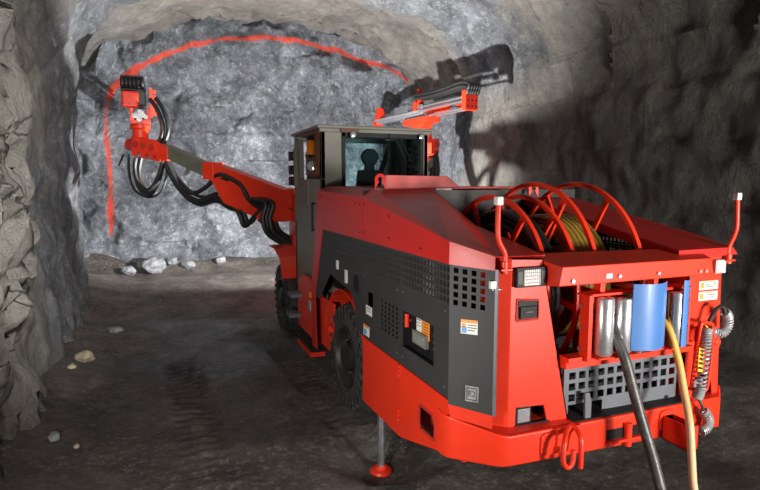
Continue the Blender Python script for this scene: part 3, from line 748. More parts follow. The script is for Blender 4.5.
# --- top beam
b = MB(); b.hexa([(-.625, -.15, 1.585), (.765, -.15, 1.585), (.765, .05, 1.56), (-.625, .05, 1.56)], [(-.60, -.15, 1.712), (.735, -.15, 1.705), (.90, .14, 1.745), (-.68, .18, 1.765)])
beam = b.build('top_beam', RIG, RED, bevel=.006)
b = MB()
for xx, zz in ((-.52, 1.615), (-.13, 1.625), (.22, 1.625), (.62, 1.615), (.68, 1.615)): b.cyl((xx, -.162, zz), (xx, -.15, zz), .013, 10)
b.box(-.24, -.19, -.154, -.15, 1.615, 1.648); b.each('beam_bolt', beam, STEEL)
# --- bumper
bo = [(-1.27, .30), (-1.27, .22), (-1.255, .17), (-1.215, .13), (-1.01, -.045), (-.965, -.072), (-.91, -.08), (.40, -.08), (1.02, -.08), (1.26, .11), (1.26, .30), (.40, .30), (-.45, .30), (-.95, .30)]
zt = [.705, .70, .69, .68, .615, .602, .597, .593, .590, .59, .585, .58, .58, .60]; zb = [.395, .394, .393, .392, .387, .386, .385, .357, .343, .35, .36, .36, .37, .38]
b = MB(); b.hexa([(x, y, z) for (x, y), z in zip(bo, zb)], [(x, y, z) for (x, y), z in zip(bo, zt)])
bump = b.build('bumper', RIG, RED, bevel=.014, seg=3)
b = MB()
for xx, k in ((-.68, 1), (.385, 1)):
    b.plate([(xx, -.081, .44), (xx+.03, -.081, .42), (xx+.13, -.081, .42), (xx+.13, -.081, .575), (xx+.03, -.081, .575), (xx, -.081, .55)], (0, -.012, 0))
b.each('gusset_plate', bump, RED, bevel=.004)
b = MB(); b.box(-.11, .26, -.084, -.07, .43, .505); b.build('tow_slot', bump, BLACK); b = MB(); b.box(-.11, .26, -.12, -.08, .41, .43); b.cyl((.07, -.10, .37), (.07, -.10, .54), .028, 14); b.build('tow_pin', bump, RED, bevel=.004)
b = MB(); b.tube([(-.42, -.09, .60), (-.50, -.13, .59), (-.575, -.20, .56), (-.60, -.22, .44), (-.565, -.22, .385), (-.525, -.22, .41), (-.51, -.21, .49)], .018, 10, 5)
b.tube([(-.44, -.09, .60), (-.43, -.14, .59), (-.44, -.2, .54), (-.455, -.22, .36)], .018, 10, 5); b.build('hose_hook', bump, RED, smooth=True)
b = MB(); b.box(-.56, -.36, -.11, -.07, .43, .60); b.build('hook_plate', bump, RED, bevel=.005)
b = MB(); b.hexa([(-.385, -.06, .57), (.70, -.06, .57), (.70, .16, .57), (-.385, .16, .57)], [(-.385, -.06, .606), (.70, -.06, .600), (.70, .16, .628), (-.385, .16, .672)]); b.build('bumper_gap_shade', bump, BLACK)  # black sheet stands in for the shaded gap behind the bumper front
# open tray on the bumper
b = MB(); x0, x1, y0, y1, z0, z1 = .415, .515, -.31, -.085, .355, .535
for a in ((x0, x1, y0, y0+.008, z0, z1), (x0, x1, y1-.008, y1, z0, z1), (x0, x0+.008, y0, y1, z0, z1), (x1-.008, x1, y0, y1, z0, z1), (x0, x1, y0, y1, z0, z0+.008)): b.box(*a)
b.build('open_tray', bump, RED)
# --- perforated grey plate under the rollers
xs, fx = holes(12, .086, .058, -.385); zs, fz = holes(3, .080, .052, .70); xs = [-.415]+xs+[.655]; fx = [0]+fx+[0]; b = MB()
xs2 = sorted(set(xs+[-.372, -.066])); 
def inhole(a, ranges): return any(r0 < a < r1 for r0, r1 in ranges)
hx = [(xs[i], xs[i+1]) for i in range(len(xs)-1) if fx[i]]; zz = sorted(set([.525, .69]+zs+[.975])); hz = [(zs[j], zs[j+1]) for j in range(len(zs)-1) if fz[j]]
def keep(i, j):
    cx = (xs2[i]+xs2[i+1])/2; cz = (zz[j]+zz[j+1])/2
    if inhole(cx, hx) and inhole(cz, hz): return False
    if -.372 < cx < -.066 and cz < .69: return False
    return True
b.grid(xs2, zz, keep, lambda a, c: (a, .02, c), (0, .012, 0)); gp = b.build('perforated_plate', RIG, GREYP)
b = MB(); b.cyl((.56, .022, .615), (.56, .016, .615), .02, 14); b.build('drain_hole', gp, BLACK)
b = MB(); b.plate([(-.285, -.05, .79), (-.245, -.05, .79), (-.225, -.05, .72), (-.225, -.05, .54), (-.275, -.05, .54)], (0, .02, 0)); b.build('pull_bracket', RIG, GREYP, bevel=.004)
b = MB(); b.box(-.80, 1.0, .16, .20, .48, 1.02); b.build('shade_backing', RIG, BLACK)  # black sheet stands in for shade behind the perforated plate
# --- roller frame with rollers
b = MB(); b.box(-.47, .70, -.06, .02, .985, 1.07); b.box(-.47, .70, -.085, -.05, 1.035, 1.07)
b.box(-.345, -.31, -.12, -.03, 1.04, 1.50); b.box(.60, .62, -.10, .02, 1.04, 1.50)
b.box(-.33, .62, -.09, .02, 1.48, 1.50); b.box(-.28, .20, -.16, -.04, 1.055, 1.068); b.box(.38, .60, -.16, -.04, 1.055, 1.068)
b.box(-.19, -.15, -.05, .02, 1.49, 1.57); b.box(.3, .34, -.05, .02, 1.49, 1.57)
rf = b.build('roller_frame', RIG, RED, bevel=.005)
b = MB()
for z in (1.12, 1.27, 1.42): b.cyl((-.36, -.05, z), (-.343, -.05, z), .016, 10)
for xx in (-.33, -.05, .1, .55): b.cyl((xx, -.09, 1.052), (xx, -.082, 1.052), .013, 10)
b.each('frame_bolt', rf, STEEL)
b = MB()
for z in (1.14, 1.36): b.cyl((-.30, -.02, z), (-.24, -.02, z), .045, 16)
b.each('roller_bearing', rf, DARKM, smooth=True)
for xx, z0, z1 in ((-.198, 1.075, 1.475), (-.03, 1.08, 1.463), (.472, 1.07, 1.47), (.18, 1.08, 1.463)):
    y = -.10 if xx != .18 else -.03; r = .066 if xx < .05 else .06
    b = MB(); b.lathe([(.02, z0-.012), (r*.9, z0), (r, z0+.012), (r, z1-.012), (r*.9, z1), (.02, z1+.006)], (xx, y, 0), (0, 0, 1), 32); b.build('guide_roller', rf, CHROME, smooth=True)
# --- blue bent guard sheets
def guard(x0, x1, bow, z0, z1, bolts, y=-.17):
    b = MB(); n = 16; outer = []; inner = []
    for k in range(n+1):
        t = k/n; xx = x0+(x1-x0)*t; yy = y-bow*math.sin(math.pi*min(1, t*.92+.0))+.03*t
        outer.append((xx, yy)); inner.append((xx, yy+.008))
    loop = outer+inner[::-1]
    b.hexa([(a, c, z0) for a, c in loop], [(a, c, z1) for a, c in loop]); o = b.build('hose_guard_sheet', RIG, BLUE, smooth=True)
    c = MB()
    for k in range(bolts):
        z = z0+(z1-z0)*(.1+.8*k/(bolts-1)); c.cyl((x1-.02, y+.012, z), (x1-.02, y+.035, z), .012, 10)
    c.each('guard_bolt', o, BLACK); return o
guard(-.015, .305, .07, 1.10, 1.565, 6); guard(.455, .54, .015, 1.075, 1.56, 5, -.17)

# --- cable reels: rings with spokes, axle along x
def reel(x0, x1, yc, zc, Rr, spokes, ph, name, drum_r, hose_m, hose_r, hose_name):
    e = empty(name, ((x0+x1)/2, yc, zc), parent=RIG)
    for xx in (x0, x1):
        b = MB(); n = 72
        prof_ = [(Rr-.016, -.017), (Rr+.016, -.017), (Rr+.022, 0), (Rr+.016, .017), (Rr-.016, .017), (Rr-.022, 0)]
        b.lathe(prof_, (xx, yc, zc), (1, 0, 0), n, closed=True)
        for k in range(spokes):
            a = ph+2*math.pi*k/spokes; d = V((0, math.cos(a), math.sin(a)))
            Mx = frame(V((xx, yc, zc))+d*.12, V((xx, yc, zc))+d*(Rr-.01), (1, 0, 0))
            b.box(0, Rr-.13, -.022, .022, -.011, .011, Mx)
        b.lathe([(.14, -.02), (.14, .02), (.03, .02), (.03, -.02)], (xx, yc, zc), (1, 0, 0), 24, closed=True)
        b.build('reel_flange', e, RED, bevel=0, smooth=True)
    b = MB(); w = x1-x0-.06
    b.lathe([(.10, .03), (.26, .03), (.26, w+.03), (.10, w+.03)], (x0, yc, zc), (1, 0, 0), 32, closed=True); b.build('reel_drum', e, DRED, smooth=True)
    b = MB(); turns = max(2, int(w/(hose_r*2))); layers = 3; pts = []
    for l in range(layers):
        n = 30*turns
        for k in range(n+1):
            t = k/n if l % 2 == 0 else 1-k/n; a = 2*math.pi*turns*k/n
            r = drum_r-(layers-1-l)*hose_r*1.75
            pts.append(V((x0+.03+hose_r+(w-2*hose_r)*t, yc+r*math.cos(a), zc+r*math.sin(a))))
    b.tube(pts, hose_r, 8); b.build(hose_name, e, hose_m, smooth=True)
    return e
reel(-.44, -.17, .93, 1.406, .731, 6, 1.15, 'cable_reel', .60, RUB, .030, 'wound_cable')
reel(.0, .44, .98, 1.44, .80, 6, 1.05, 'hose_reel', .52, DIMYEL, .024, 'wound_hose')
b = MB(); b.cyl((-.55, .95, 1.42), (.55, .95, 1.42), .05, 16); b.build('reel_axle', RIG, DARKM, smooth=True)
# hydraulic bits and inner grille on the right inside the well
b = MB(); xs, fx = holes(14, .09, .055, .25); zs, fz = holes(6, .09, .055, 1.2)
b.grid(xs, zs, lambda i, j: not (fx[i] and fz[j]), lambda a, c: (.57, a, c), (.01, 0, 0)); b.build('inner_grille', RIG, BLACK)

# --- stabiliser jacks
def jack(sx):
    y = 1.53; z0 = floor_z(sx, y)+.0; i = .07 if sx < 0 else -.07
    b = MB(); b.cyl((sx+i*.2, y, .14), (sx+i*.2, y, .62), .045, 20); b.box(min(sx+i*.2, sx+i*4), max(sx+i*.2, sx+i*4), y-.06, y+.06, .24, .36)
    j = b.build('stabiliser_jack', RIG, RED, bevel=.005)
    b = MB(); b.cyl((sx, y, z0+.03), (sx, y, .20), .032, 24); b.build('jack_rod', j, STEEL, smooth=True)
    b = MB(); b.lathe([(.001, 0), (.10, 0), (.105, .012), (.095, .03), (.055, .04), (.05, .065), (.001, .065)], (sx, y, z0), (0, 0, 1), 28); b.build('jack_foot', j, RED, smooth=True)
jack(-1.195); jack(1.195)

# --- wheels
def wheel(xo, y, s, r=.605, w=.42):            # xo outer face, s=-1 for left
    e = empty('wheel', (xo, y, .38), parent=RIG); ax = (s, 0, 0); zc = .38
    b = MB(); R1 = r-.03
    b.lathe([(.31, -w+.04), (.36, -w), (R1*.86, -w+.01), (R1, -w+.07), (R1+.004, -w/2), (R1, -.07), (R1*.86, -.01), (.36, 0), (.31, -.04)], (xo, y, zc), ax, 64)
    n = 26
    for k in range(n):
        for half in (0, 1):
            a = 2*math.pi*(k+.5*half)/n; d = V((0, math.cos(a), math.sin(a))); t = V((0, -math.sin(a), math.cos(a))); c = V((xo, y, zc))
            h0 = -.015 if half == 0 else -w+.015; h1 = -w*.56 if half == 0 else -w*.44
            q = []
            for (hh, sh, rr) in ((h0, .0, R1*.90), (h1, .05, R1-.005)):
                pass
            lo = [c+V(ax)*h0+d*(R1*.83)+t*-.03, c+V(ax)*h0+d*(R1*.83)+t*.035, c+V(ax)*h1+d*(R1-.01)+t*.09, c+V(ax)*h1+d*(R1-.01)+t*.03]
            hi = [c+V(ax)*h0+d*(r-.055)+t*-.028, c+V(ax)*h0+d*(r-.055)+t*.033, c+V(ax)*h1+d*r+t*.088, c+V(ax)*h1+d*r+t*.032]
            b.hexa(lo, hi)
            if half == 0:   # shoulder block on the side wall
                q0 = c+V(ax)*.0; b.hexa([q0+d*.46+t*-.025, q0+d*.46+t*.025, q0+d*(r-.06)+t*.035, q0+d*(r-.06)+t*-.03], [q0+V(ax)*.012+d*.48+t*-.02, q0+V(ax)*.012+d*.48+t*.02, q0+V(ax)*.006+d*(r-.075)+t*.03, q0+V(ax)*.006+d*(r-.075)+t*-.025])
    b.build('tyre', e, TYRE)
    b = MB(); b.lathe([(.325, -.05), (.335, -.005), (.31, .0), (.295, -.03), (.26, -.09), (.17, -.10), (.165, -.02), (.13, .005), (.001, .01)], (xo, y, zc), ax, 40); b.build('rim', e, DARKM, smooth=True)
    b = MB()
    for k in range(10):
        a = 2*math.pi*k/10; p = V((xo, y+.215*math.cos(a), zc+.215*math.sin(a))); b.cyl(p+V(ax)*-.10, p+V(ax)*-.07, .016, 6)
    b.each('wheel_nut', e, STEEL)
wheel(-1.2, 2.6, -1); wheel(1.2, 2.6, 1); wheel(-1.2, 6.0, -1); wheel(1.2, 6.0, 1)
b = MB(); b.cyl((-.85, 2.6, .38), (.85, 2.6, .38), .11, 16); b.cyl((-.85, 6.0, .38), (.85, 6.0, .38), .11, 16); b.each('axle', RIG, DARKM, smooth=True)
# mudguards
def guard_arc(xa, xb, y, r, a0, a1, m, name):
    b = MB(); n = 14; lo = []; hi = []
    vs = []; fs = []
    for k in range(n+1):
        a = R(a0+(a1-a0)*k/n)
        for rr in (r, r+.012):
            for xx in (xa, xb): vs.append((xx, y+rr*math.cos(a), .38+rr*math.sin(a)))
    for k in range(n):
        o = 4*k; fs += [(o, o+1, o+5, o+4), (o+2, o+6, o+7, o+3), (o, o+4, o+6, o+2), (o+1, o+3, o+7, o+5)]
    fs += [(0, 2, 3, 1), (4*n, 4*n+1, 4*n+3, 4*n+2)]
    b.add(vs, fs); return b.build(name, RIG, m)
guard_arc(-1.21, -.80, 2.62, .72, 12, 165, RED, 'mudguard'); guard_arc(1.21, .80, 2.62, .72, 12, 165, RED, 'mudguard')
for sg in (-1, 1):
    pts = [(5.34, .80), (5.38, .95), (5.55, 1.10), (5.9, 1.19), (6.4, 1.20)]
    b = MB(); vs = []; fs = []
    for y, z in pts:
        for xx in (sg*1.31, sg*.74):
            for dz in (0, .014): vs.append((xx, y-dz*.6, z+dz))
    for k in range(len(pts)-1):
        o = 4*k; fs += [(o, o+2, o+6, o+4), (o+1, o+5, o+7, o+3), (o, o+4, o+5, o+1), (o+2, o+3, o+7, o+6)]
    fs += [(0, 1, 3, 2), (o+4, o+6, o+7, o+5)]
    b.add(vs, fs); b.build('mudguard', RIG, RED)

# --- cab access steps and front side frame
b = MB(); b.plate([(-1.20, 3.95, .92), (-1.20, 4.10, 1.00), (-1.20, 4.45, 1.0), (-1.20, 4.72, .90), (-1.20, 4.80, .50), (-1.20, 4.75, .22), (-1.20, 4.0, .22), (-1.20, 3.95, .5)], (.03, 0, 0)); b.box(-1.17, -.6, 4.0, 4.7, .28, .85); st = b.build('step_frame', RIG, RED, bevel=.006)
for y0, z in ((4.50, .69), (4.62, .38)):
    b = MB(); b.box(-1.36, -1.10, y0, y0+.22, z-.02, z+.03)
    for k in range(5): b.box(-1.36+k*.055, -1.335+k*.055, y0, y0+.22, z+.03, z+.042)
    b.build('step', st, GREYP, bevel=.003)
b = MB(); b.box(-1.20, -1.0, 4.0, 4.7, .02, .22); b.build('mud_flap', st, BLACK); b = MB(); b.box(-1.22, -1.02, 4.0, 4.75, -.04, .02); b.build('lower_step', st, RED)
b = MB(); b.box(-1.27, -1.20, 3.82, 3.92, .62, .75); b.build('frame_hinge', st, STEEL, bevel=.01); b = MB(); b.box(-1.28, -1.22, 3.78, 3.86, .80, .88); b.build('amber_marker', st, AMBER, bevel=.008)
b = MB(); b.box(-1.26, -1.18, 3.02, 3.08, .55, .62); b.plate([(-1.2, 2.98, .88), (-1.2, 3.5, .88), (-1.2, 3.5, .28), (-1.2, 3.2, .28), (-1.2, 3.0, .55)], (.02, 0, 0)); b.build('fender_plate', RIG, RED)

# --- cab
CX0, CX1, CY0, CY1 = -1.10, .37, 3.80, 5.30
cab = empty('operator_cab', (-.36, 4.5, .9), parent=RIG)
b = MB(); wx0, wx1, wz0, wz1 = -.835, .305, 2.12, 2.885
for a in ((CX0, wx0, .75, 2.93), (wx1, CX1, .75, 2.93), (wx0, wx1, .75, wz0), (wx0, wx1, wz1, 2.93)): b.box(a[0], a[1], CY0, CY0+.06, a[2], a[3])
b.build('rear_wall', cab, BEIGE, bevel=.004)
b = MB(); f = .05
for a in ((wx0, wx0+f, wz0, wz1), (wx1-f, wx1, wz0, wz1), (wx0, wx1, wz1-.06, wz1)): b.box(a[0], a[1], CY0-.012, CY0+.02, a[2], a[3])
b.build('window_frame', cab, BLACK, bevel=.006)
b = MB(); b.box(wx0+f, wx1-f, CY0+.002, CY0+.008, wz0, wz1-.05); b.build('rear_window', cab, GLASS)
b = MB(); b.tube([(-.12, CY0-.02, 2.86), (.02, CY0-.025, 2.58), (.20, CY0-.02, 2.25)], .008, 6); b.tube([(-.05, CY0-.02, 2.86), (.12, CY0-.025, 2.52), (.22, CY0-.02, 2.25)], .006, 6); b.box(-.20, .0, CY0-.035, CY0-.012, 2.83, 2.88); b.build('wiper', cab, BLACK)
# side wall with vent, recess for the lamps; front wall with windscreen and equipment panel
b = MB(); b.box(CX0, CX0+.05, CY0, 4.30, .75, 2.30); b.box(CX0, CX0+.05, 4.30, CY1, .75, 2.30); b.box(CX0, CX0+.05, CY0, 3.86, 2.30, 2.90); b.box(CX0, CX0+.06, 4.95, CY1, 2.30, 2.86)
b.box(CX0-.01, CX0, 3.86, 4.25, .85, 2.20); b.build('side_wall', cab, BEIGE, bevel=.004)
b = MB(); b.box(CX0-.015, CX0, 4.42, 4.95, 1.93, 2.30)
for k in range(9): b.box(CX0-.03, CX0-.012, 4.44, 4.93, 1.96+k*.036, 1.98+k*.036)
b.build('louvre_panel', cab, BEIGE)
b = MB(); b.box(CX1-.05, CX1, CY0, CY1, .75, 2.9); b.box(CX0, CX1, 5.22, 5.28, .75, 1.7); b.box(CX0, CX1, 5.22, 5.28, 2.86, 2.93); b.build('front_wall', cab, BEIGE)
b = MB(); b.box(.22, .30, 4.75, 4.85, 1.3, 2.85); b.box(.24, .31, 4.2, 4.32, 1.3, 2.85)
for k in range(6): b.box(.25, .31, 4.0, 4.18, 2.3+k*.08, 2.34+k*.08)
b.build('console_rack', cab, DARKM)
b = MB(); b.tube([(.335, 5.0, 2.85), (.171, 5.0, 2.43), (.02, 5.0, 2.05)], .042, 8); b.build('slanted_pillar', cab, BLACK)
b = MB(); b.box(CX0-.06, CX1+.06, CY0-.05, 5.25, 2.925, 2.965); b.box(CX0-.03, CX1+.03, CY0-.03, CY0+.05, 2.88, 2.93); b.build('roof', cab, BEIGE, bevel=.012)
b = MB(); b.box(CX0-.03, -.80, CY0+.02, 4.75, 2.875, 2.922); b.build('roof_underside', cab, BROWN); b = MB(); b.box(-.86, -.62, CY0-.06, CY0-.02, 2.885, 2.925); b.build('roof_bracket', cab, BROWN)
b = MB(); b.box(CX0+.05, CX1-.05, CY0+.06, 5.25, .78, .95); b.build('cab_floor', cab, BLACK)
work_light(cab, (-.70, CY0-.06, 2.855), (0, -1, 0), .045); work_light(cab, (.25, CY0-.06, 2.855), (0, -1, 0), .04)
work_light(cab, (CX0-.02, 4.20, 2.47), (-.5, -1, 0), .075)
b = MB(); b.box(CX0, CX0+.06, 4.1, 4.6, 2.36, 2.60); b.box(CX0+.0, CX0+.1, 3.95, 4.1, 2.5, 2.9); b.box(CX0+.10, CX0+.14, 3.86, 4.95, 2.28, 2.9); b.build('lamp_bracket', cab, BROWN, bevel=.004)  # includes an added dark panel that dims the gap behind the lamps
b = MB(); b.lathe([(.001, 0), (.075, 0), (.075, .03), (.06, .035), (.062, .15), (.045, .185), (.001, .19)], (CX0+.0, 4.3, 2.62), (0, 0, 1), 20); b.build('beacon', cab, AMBER, smooth=True)
b = MB(); b.box(CX0-.06, CX0+.05, 4.22, 4.38, 2.58, 2.62); b.box(CX0-.05, CX0+.03, 4.28, 4.36, 2.82, 2.86); b.build('beacon_mount', cab, BLACK, bevel=.004)
for z in (2.64, 2.44, 2.28):
    b = MB(); b.box(CX0-.10, CX0+.02, 5.12, 5.26, z-.065, z+.065); b.m = 1; b.cyl((CX0-.03, 5.115, z), (CX0-.03, 5.125, z), .045, 16); b.build('side_lamp', cab, [BLACK, BROWN if z > 2.5 else DARKM], bevel=.01)
b = MB(); b.box(CX0-.05, CX0+.03, 5.10, 5.16, 2.2, 2.75); b.build('lamp_bar', cab, BEIGE)
b = MB(); b.cyl((CX0-.05, 4.1, 1.62), (CX0-.05, 4.1, 2.0), .012, 8); b.cyl((CX0-.05, 4.1, 1.64), (CX0, 4.1, 1.64), .01, 8); b.cyl((CX0-.05, 4.1, 1.98), (CX0, 4.1, 1.98), .01, 8); b.build('grab_handle', cab, BLACK)
b = MB(); b.box(CX0-.05, CX0, 3.9, 4.0, 1.42, 1.50); b.build('door_latch', cab, DARKM, bevel=.008)
# seat
sx_, sz_ = .30, .07
b = MB(); b.box(-.76, -.28, 4.45, 4.95, 1.45, 1.58); b.box(-.72, -.32, 4.5, 4.9, .95, 1.45); 
b.hexa([(-.75, 4.42, 1.55), (-.29, 4.42, 1.55), (-.29, 4.55, 1.55), (-.75, 4.55, 1.55)], [(-.70, 4.32, 2.36), (-.37, 4.32, 2.36), (-.37, 4.42, 2.36), (-.70, 4.42, 2.36)])
b.hexa([(-.60, 4.34, 2.34), (-.46, 4.34, 2.34), (-.46, 4.42, 2.34), (-.60, 4.42, 2.34)], [(-.60, 4.33, 2.46), (-.46, 4.33, 2.46), (-.46, 4.41, 2.46), (-.60, 4.41, 2.46)])
loop0 = [(-.075, 0), (.075, 0), (.125, .10), (.12, .14), (.075, .20), (.03, .225), (-.04, .225), (-.085, .195), (-.125, .13), (-.12, .09)]
b.hexa([(-.53+x, 4.31, 2.43+z) for x, z in loop0], [(-.53+x, 4.42, 2.43+z) for x, z in loop0]); b.v = [p+V((sx_, .05, sz_)) for p in b.v]
b.build('operator_seat', cab, SEATM, bevel=.02, seg=3)

# ------------------------------------------------------------------ left boom
bn = V((.642, .767, 0))
LB = empty('boom', (-.8, 6.5, 1.1), parent=RIG); LB['label'] = 'left boom raised toward the left wall'
b = MB(); b.box(-.90, -.52, 6.15, 6.65, 1.0, 2.14); b.box(-.95, -.48, 6.10, 6.25, 1.05, 1.40); b.box(-.93, -.5, 6.2, 6.7, 2.06, 2.16)
b.cyl((-.80, 6.66, 1.0), (-.80, 6.66, 2.16), .10, 20); b.box(-.9, .9, 6.2, 6.6, .6, 1.1); b.build('boom_mount', LB, RED, bevel=.008)
arm = [(-2.147, 7.686, 2.61), (-2.001, 7.563, 2.608), (-1.921, 7.497, 2.571), (-.941, 6.677, 2.146), (-.765, 6.528, 2.12), (-.80, 6.56, 1.60), (-.982, 6.711, 1.58), (-1.315, 6.989, 1.63), (-1.843, 7.431, 1.89), (-2.026, 7.585, 2.285), (-2.155, 7.693, 2.34)]
b = MB(); b.plate([V(p)-bn*.15 for p in arm], bn*.30); o = b.build('boom_arm', LB, RED, bevel=.015)
b = MB(); b.plate([V(p)-bn*.17 for p in ((-2.15, 7.69, 2.62), (-1.98, 7.545, 2.62), (-1.98, 7.545, 2.30), (-2.15, 7.69, 2.32))], bn*.34); b.plate([V(p)-bn*.17 for p in ((-1.75, 7.35, 2.30), (-1.5, 7.14, 2.20), (-1.5, 7.14, 2.02), (-1.75, 7.35, 2.10))], bn*.02); b.build('boom_collar', LB, RED, bevel=.01)
b = MB(); b.plate([V(p)-bn*.16 for p in ((-1.62, 7.24, 2.22), (-1.57, 7.2, 2.2), (-1.57, 7.2, 2.05), (-1.62, 7.24, 2.07))], bn*.01); b.build('boom_label', LB, BEIGE)
b = MB(); p, q = V((-2.10, 7.65, 2.46)), V((-2.85, 8.28, 2.86)); Mx = frame(p, q); l = (q-p).length
b.box(0, l, -.12, .12, -.115, .115, Mx); b.box(0, l, -.125, -.118, -.03, .03, Mx); b.build('telescopic_tube', LB, OLIVE, bevel=.035, seg=3)
# lift cylinder below
b = MB(); b.cyl((-.9, 6.62, 1.2), (-1.35, 7.0, 1.62), .06, 16); b.build('lift_cylinder', LB, DRED, smooth=True)
# rotation unit at the end of the tube
def rot_unit(parent, c, u, m=RED, k=1.):
    c = V(c); u = V(u).normalized(); w = V((-u.y, u.x, 0)); Z = V((0, 0, 1))
    F = Matrix(((u.x, w.x, 0, c.x), (u.y, w.y, 0, c.y), (u.z, w.z, 1, c.z), (0, 0, 0, 1)))
    b = MB()
    b.hexa([F @ V(p) for p in ((-.30, -.16, -.17), (.36, -.16, -.17), (.36, .16, -.17), (-.30, .16, -.17))], [F @ V(p) for p in ((-.30, -.16, .20), (.25, -.16, .20), (.25, .16, .20), (-.30, .16, .20))])
    b.hexa([F @ V(p) for p in ((.30, -.14, -.16), (.50, -.14, -.12), (.50, .14, -.12), (.30, .14, -.16))], [F @ V(p) for p in ((.25, -.14, .18), (.50, -.14, .13), (.50, .14, .13), (.25, .14, .18))])
    b.build('rotation_housing', parent, m, bevel=.012)
    b = MB(); b.cyl(F @ V((-.50, 0, .02)), F @ V((-.28, 0, .02)), .11, 20); b.cyl(F @ V((-.54, 0, .02)), F @ V((-.44, 0, .02)), .07, 16)
    for t in (-.2, -.02, .16): b.cyl(F @ V((t, -.18, .06)), F @ V((t, .18, .06)), .06, 16); b.cyl(F @ V((t+.08, -.175, -.10)), F @ V((t+.08, .175, -.10)), .03, 12)
    b.build('rotation_actuator', parent, DRED, smooth=True)
    b = MB()
    for t in (-.1, .12): b.cyl(F @ V((t, -.172, -.13)), F @ V((t, -.20, -.13)), .035, 14)
    b.each('pivot_pin', parent, STEEL, smooth=True)
    return F
HC = V((-3.12, 8.5, 2.87)); F = rot_unit(LB, HC, V((2.27, -1.9, -.55)).normalized()*1)
# vertical swivel and the feed cradle
b = MB(); b.lathe([(.001, 0), (.17, 0), (.17, .06), (.14, .08), (.14, .22), (.18, .24), (.18, .30), (.12, .31), (.12, .44), (.001, .44)], (-3.28, 8.62, 3.02), (0, 0, 1), 28); b.build('feed_swivel', LB, RED, smooth=True)
b = MB(); b.box(-3.44, -3.10, 8.45, 8.95, 3.34, 3.42); b.box(-3.44, -3.38, 8.4, 9.3, 3.40, 3.62); b.box(-3.16, -3.10, 8.4, 9.3, 3.40, 3.62); b.build('feed_cradle', LB, RED, bevel=.008)
b = MB()
for (dx, dz, r) in ((-.10, .46, .045), (.02, .50, .06), (.09, .44, .04), (-.02, .40, .05)): b.cyl((-3.26+dx, 8.38, 3.02+dz), (-3.26+dx, 8.75, 3.02+dz), r, 12)
b.box(-3.36, -3.16, 8.36, 8.5, 3.44, 3.50); b.build('valve_block', LB, VALVE, smooth=False)
# feed seen from its rear end, pointing at the face
FX, FZ = -3.42, 3.80
b = MB(); b.box(FX-.09, FX+.09, 8.6, 12.0, FZ-.12, FZ+.10); b.box(FX-.14, FX+.14, 8.6, 12.0, FZ-.02, FZ+.02); b.build('feed_rail', LB, ALU, bevel=.01)
b = MB(); b.box(FX-.155, FX+.135, 8.52, 8.60, FZ-.16, FZ+.145); b.build('rear_plate', LB, RED, bevel=.04, seg=3)
b = MB()
for k in range(4): b.cyl((FX-.1+.08*(k % 2), 8.51, FZ-.08+.12*(k//2)), (FX-.1+.08*(k % 2), 8.525, FZ-.08+.12*(k//2)), .014, 8)
b.each('plate_bolt', LB, DRED)
b = MB(); b.box(FX-.04, FX+.04, 8.9, 12.0, FZ+.24, FZ+.30); b.cyl((FX, 9.2, FZ+.22), (FX, 12.1, FZ+.22), .022, 10); b.build('drill_steel', LB, STEEL)
b = MB(); b.box(FX+.0, FX+.26, 8.6, 9.3, FZ-.10, FZ+.20); b.box(FX-.12, FX+.12, 9.2, 10.0, FZ+.12, FZ+.34); b.each('rock_drill', LB, DARKM, bevel=.02)
# black hose drum on top: a stack of flat-wound hoses
b = MB()
for k in range(6):
    x = FX-.13+k*.068
    pts = [(x, 10.2, FZ+.26), (x, 9.0, FZ+.24), (x, 8.7, FZ+.20), (x, 8.55, FZ+.27), (x, 8.62, FZ+.38), (x, 8.9, FZ+.43), (x, 10.4, FZ+.44)]
    b.tube(pts, .036, 8, 5)
b.build('hose_bundle', LB, RUB, smooth=True)
b = MB(); b.box(FX-.16, FX+.27, 8.56, 8.72, FZ+.155, FZ+.19); b.box(FX-.08, FX+.20, 8.56, 9.2, FZ+.39, FZ+.43); b.each('hose_saddle', LB, BLACK, bevel=.006)
b = MB()
for k in range(5): z = FZ-.28+k*.10; b.box(FX+.36, FX+.44, 8.50, 8.62, z, z+.055)
b.box(FX+.33, FX+.37, 8.5, 8.62, FZ-.32, FZ+.22); b.build('hose_clamp_comb', LB, RED, bevel=.006)
def hose(parent, pts, r, off=(0, 0, 0), name='hydraulic_hose', m=None, n=8):
    b = MB(); b.tube([V(p)+V(off) for p in pts], r, n, 6); return b.build(name, parent, m or RUB, smooth=True)
pair = [(-3.013, 8.411, 3.817), (-2.9, 8.316, 3.629), (-2.824, 8.252, 3.371), (-2.833, 8.259, 3.153), (-2.93, 8.323, 2.95)]
hose(LB, pair, .042, (.03, 0, 0)); hose(LB, pair, .042, (-.07, .03, -.02)); 
lp = [(-3.487, 8.75, 2.724), (-3.499, 8.76, 2.459), (-3.439, 8.71, 2.192), (-3.283, 8.58, 2.021), (-3.137, 8.46, 2.098), (-3.004, 8.35, 2.343), (-2.904, 8.27, 2.66)]
for k, (dx, dz, r) in enumerate(((.13, .0, .045), (.20, .05, .045), (.11, .10, .04))):
    hose(LB, [V(p)+V((dx*(1-i/6), -.04*k, dz*math.sin(math.pi*i/6))) for i, p in enumerate(lp)], r)
hose(LB, [(-3.504, 8.821, 2.80), (-3.517, 8.832, 2.459), (-3.441, 8.767, 2.135), (-3.213, 8.578, 1.984), (-2.98, 8.383, 2.062), (-2.864, 8.286, 2.342), (-2.834, 8.26, 2.70)], .024)
hose(LB, [(-3.60, 8.9, 2.80), (-3.66, 8.94, 2.66), (-3.70, 8.97, 2.58)], .02)
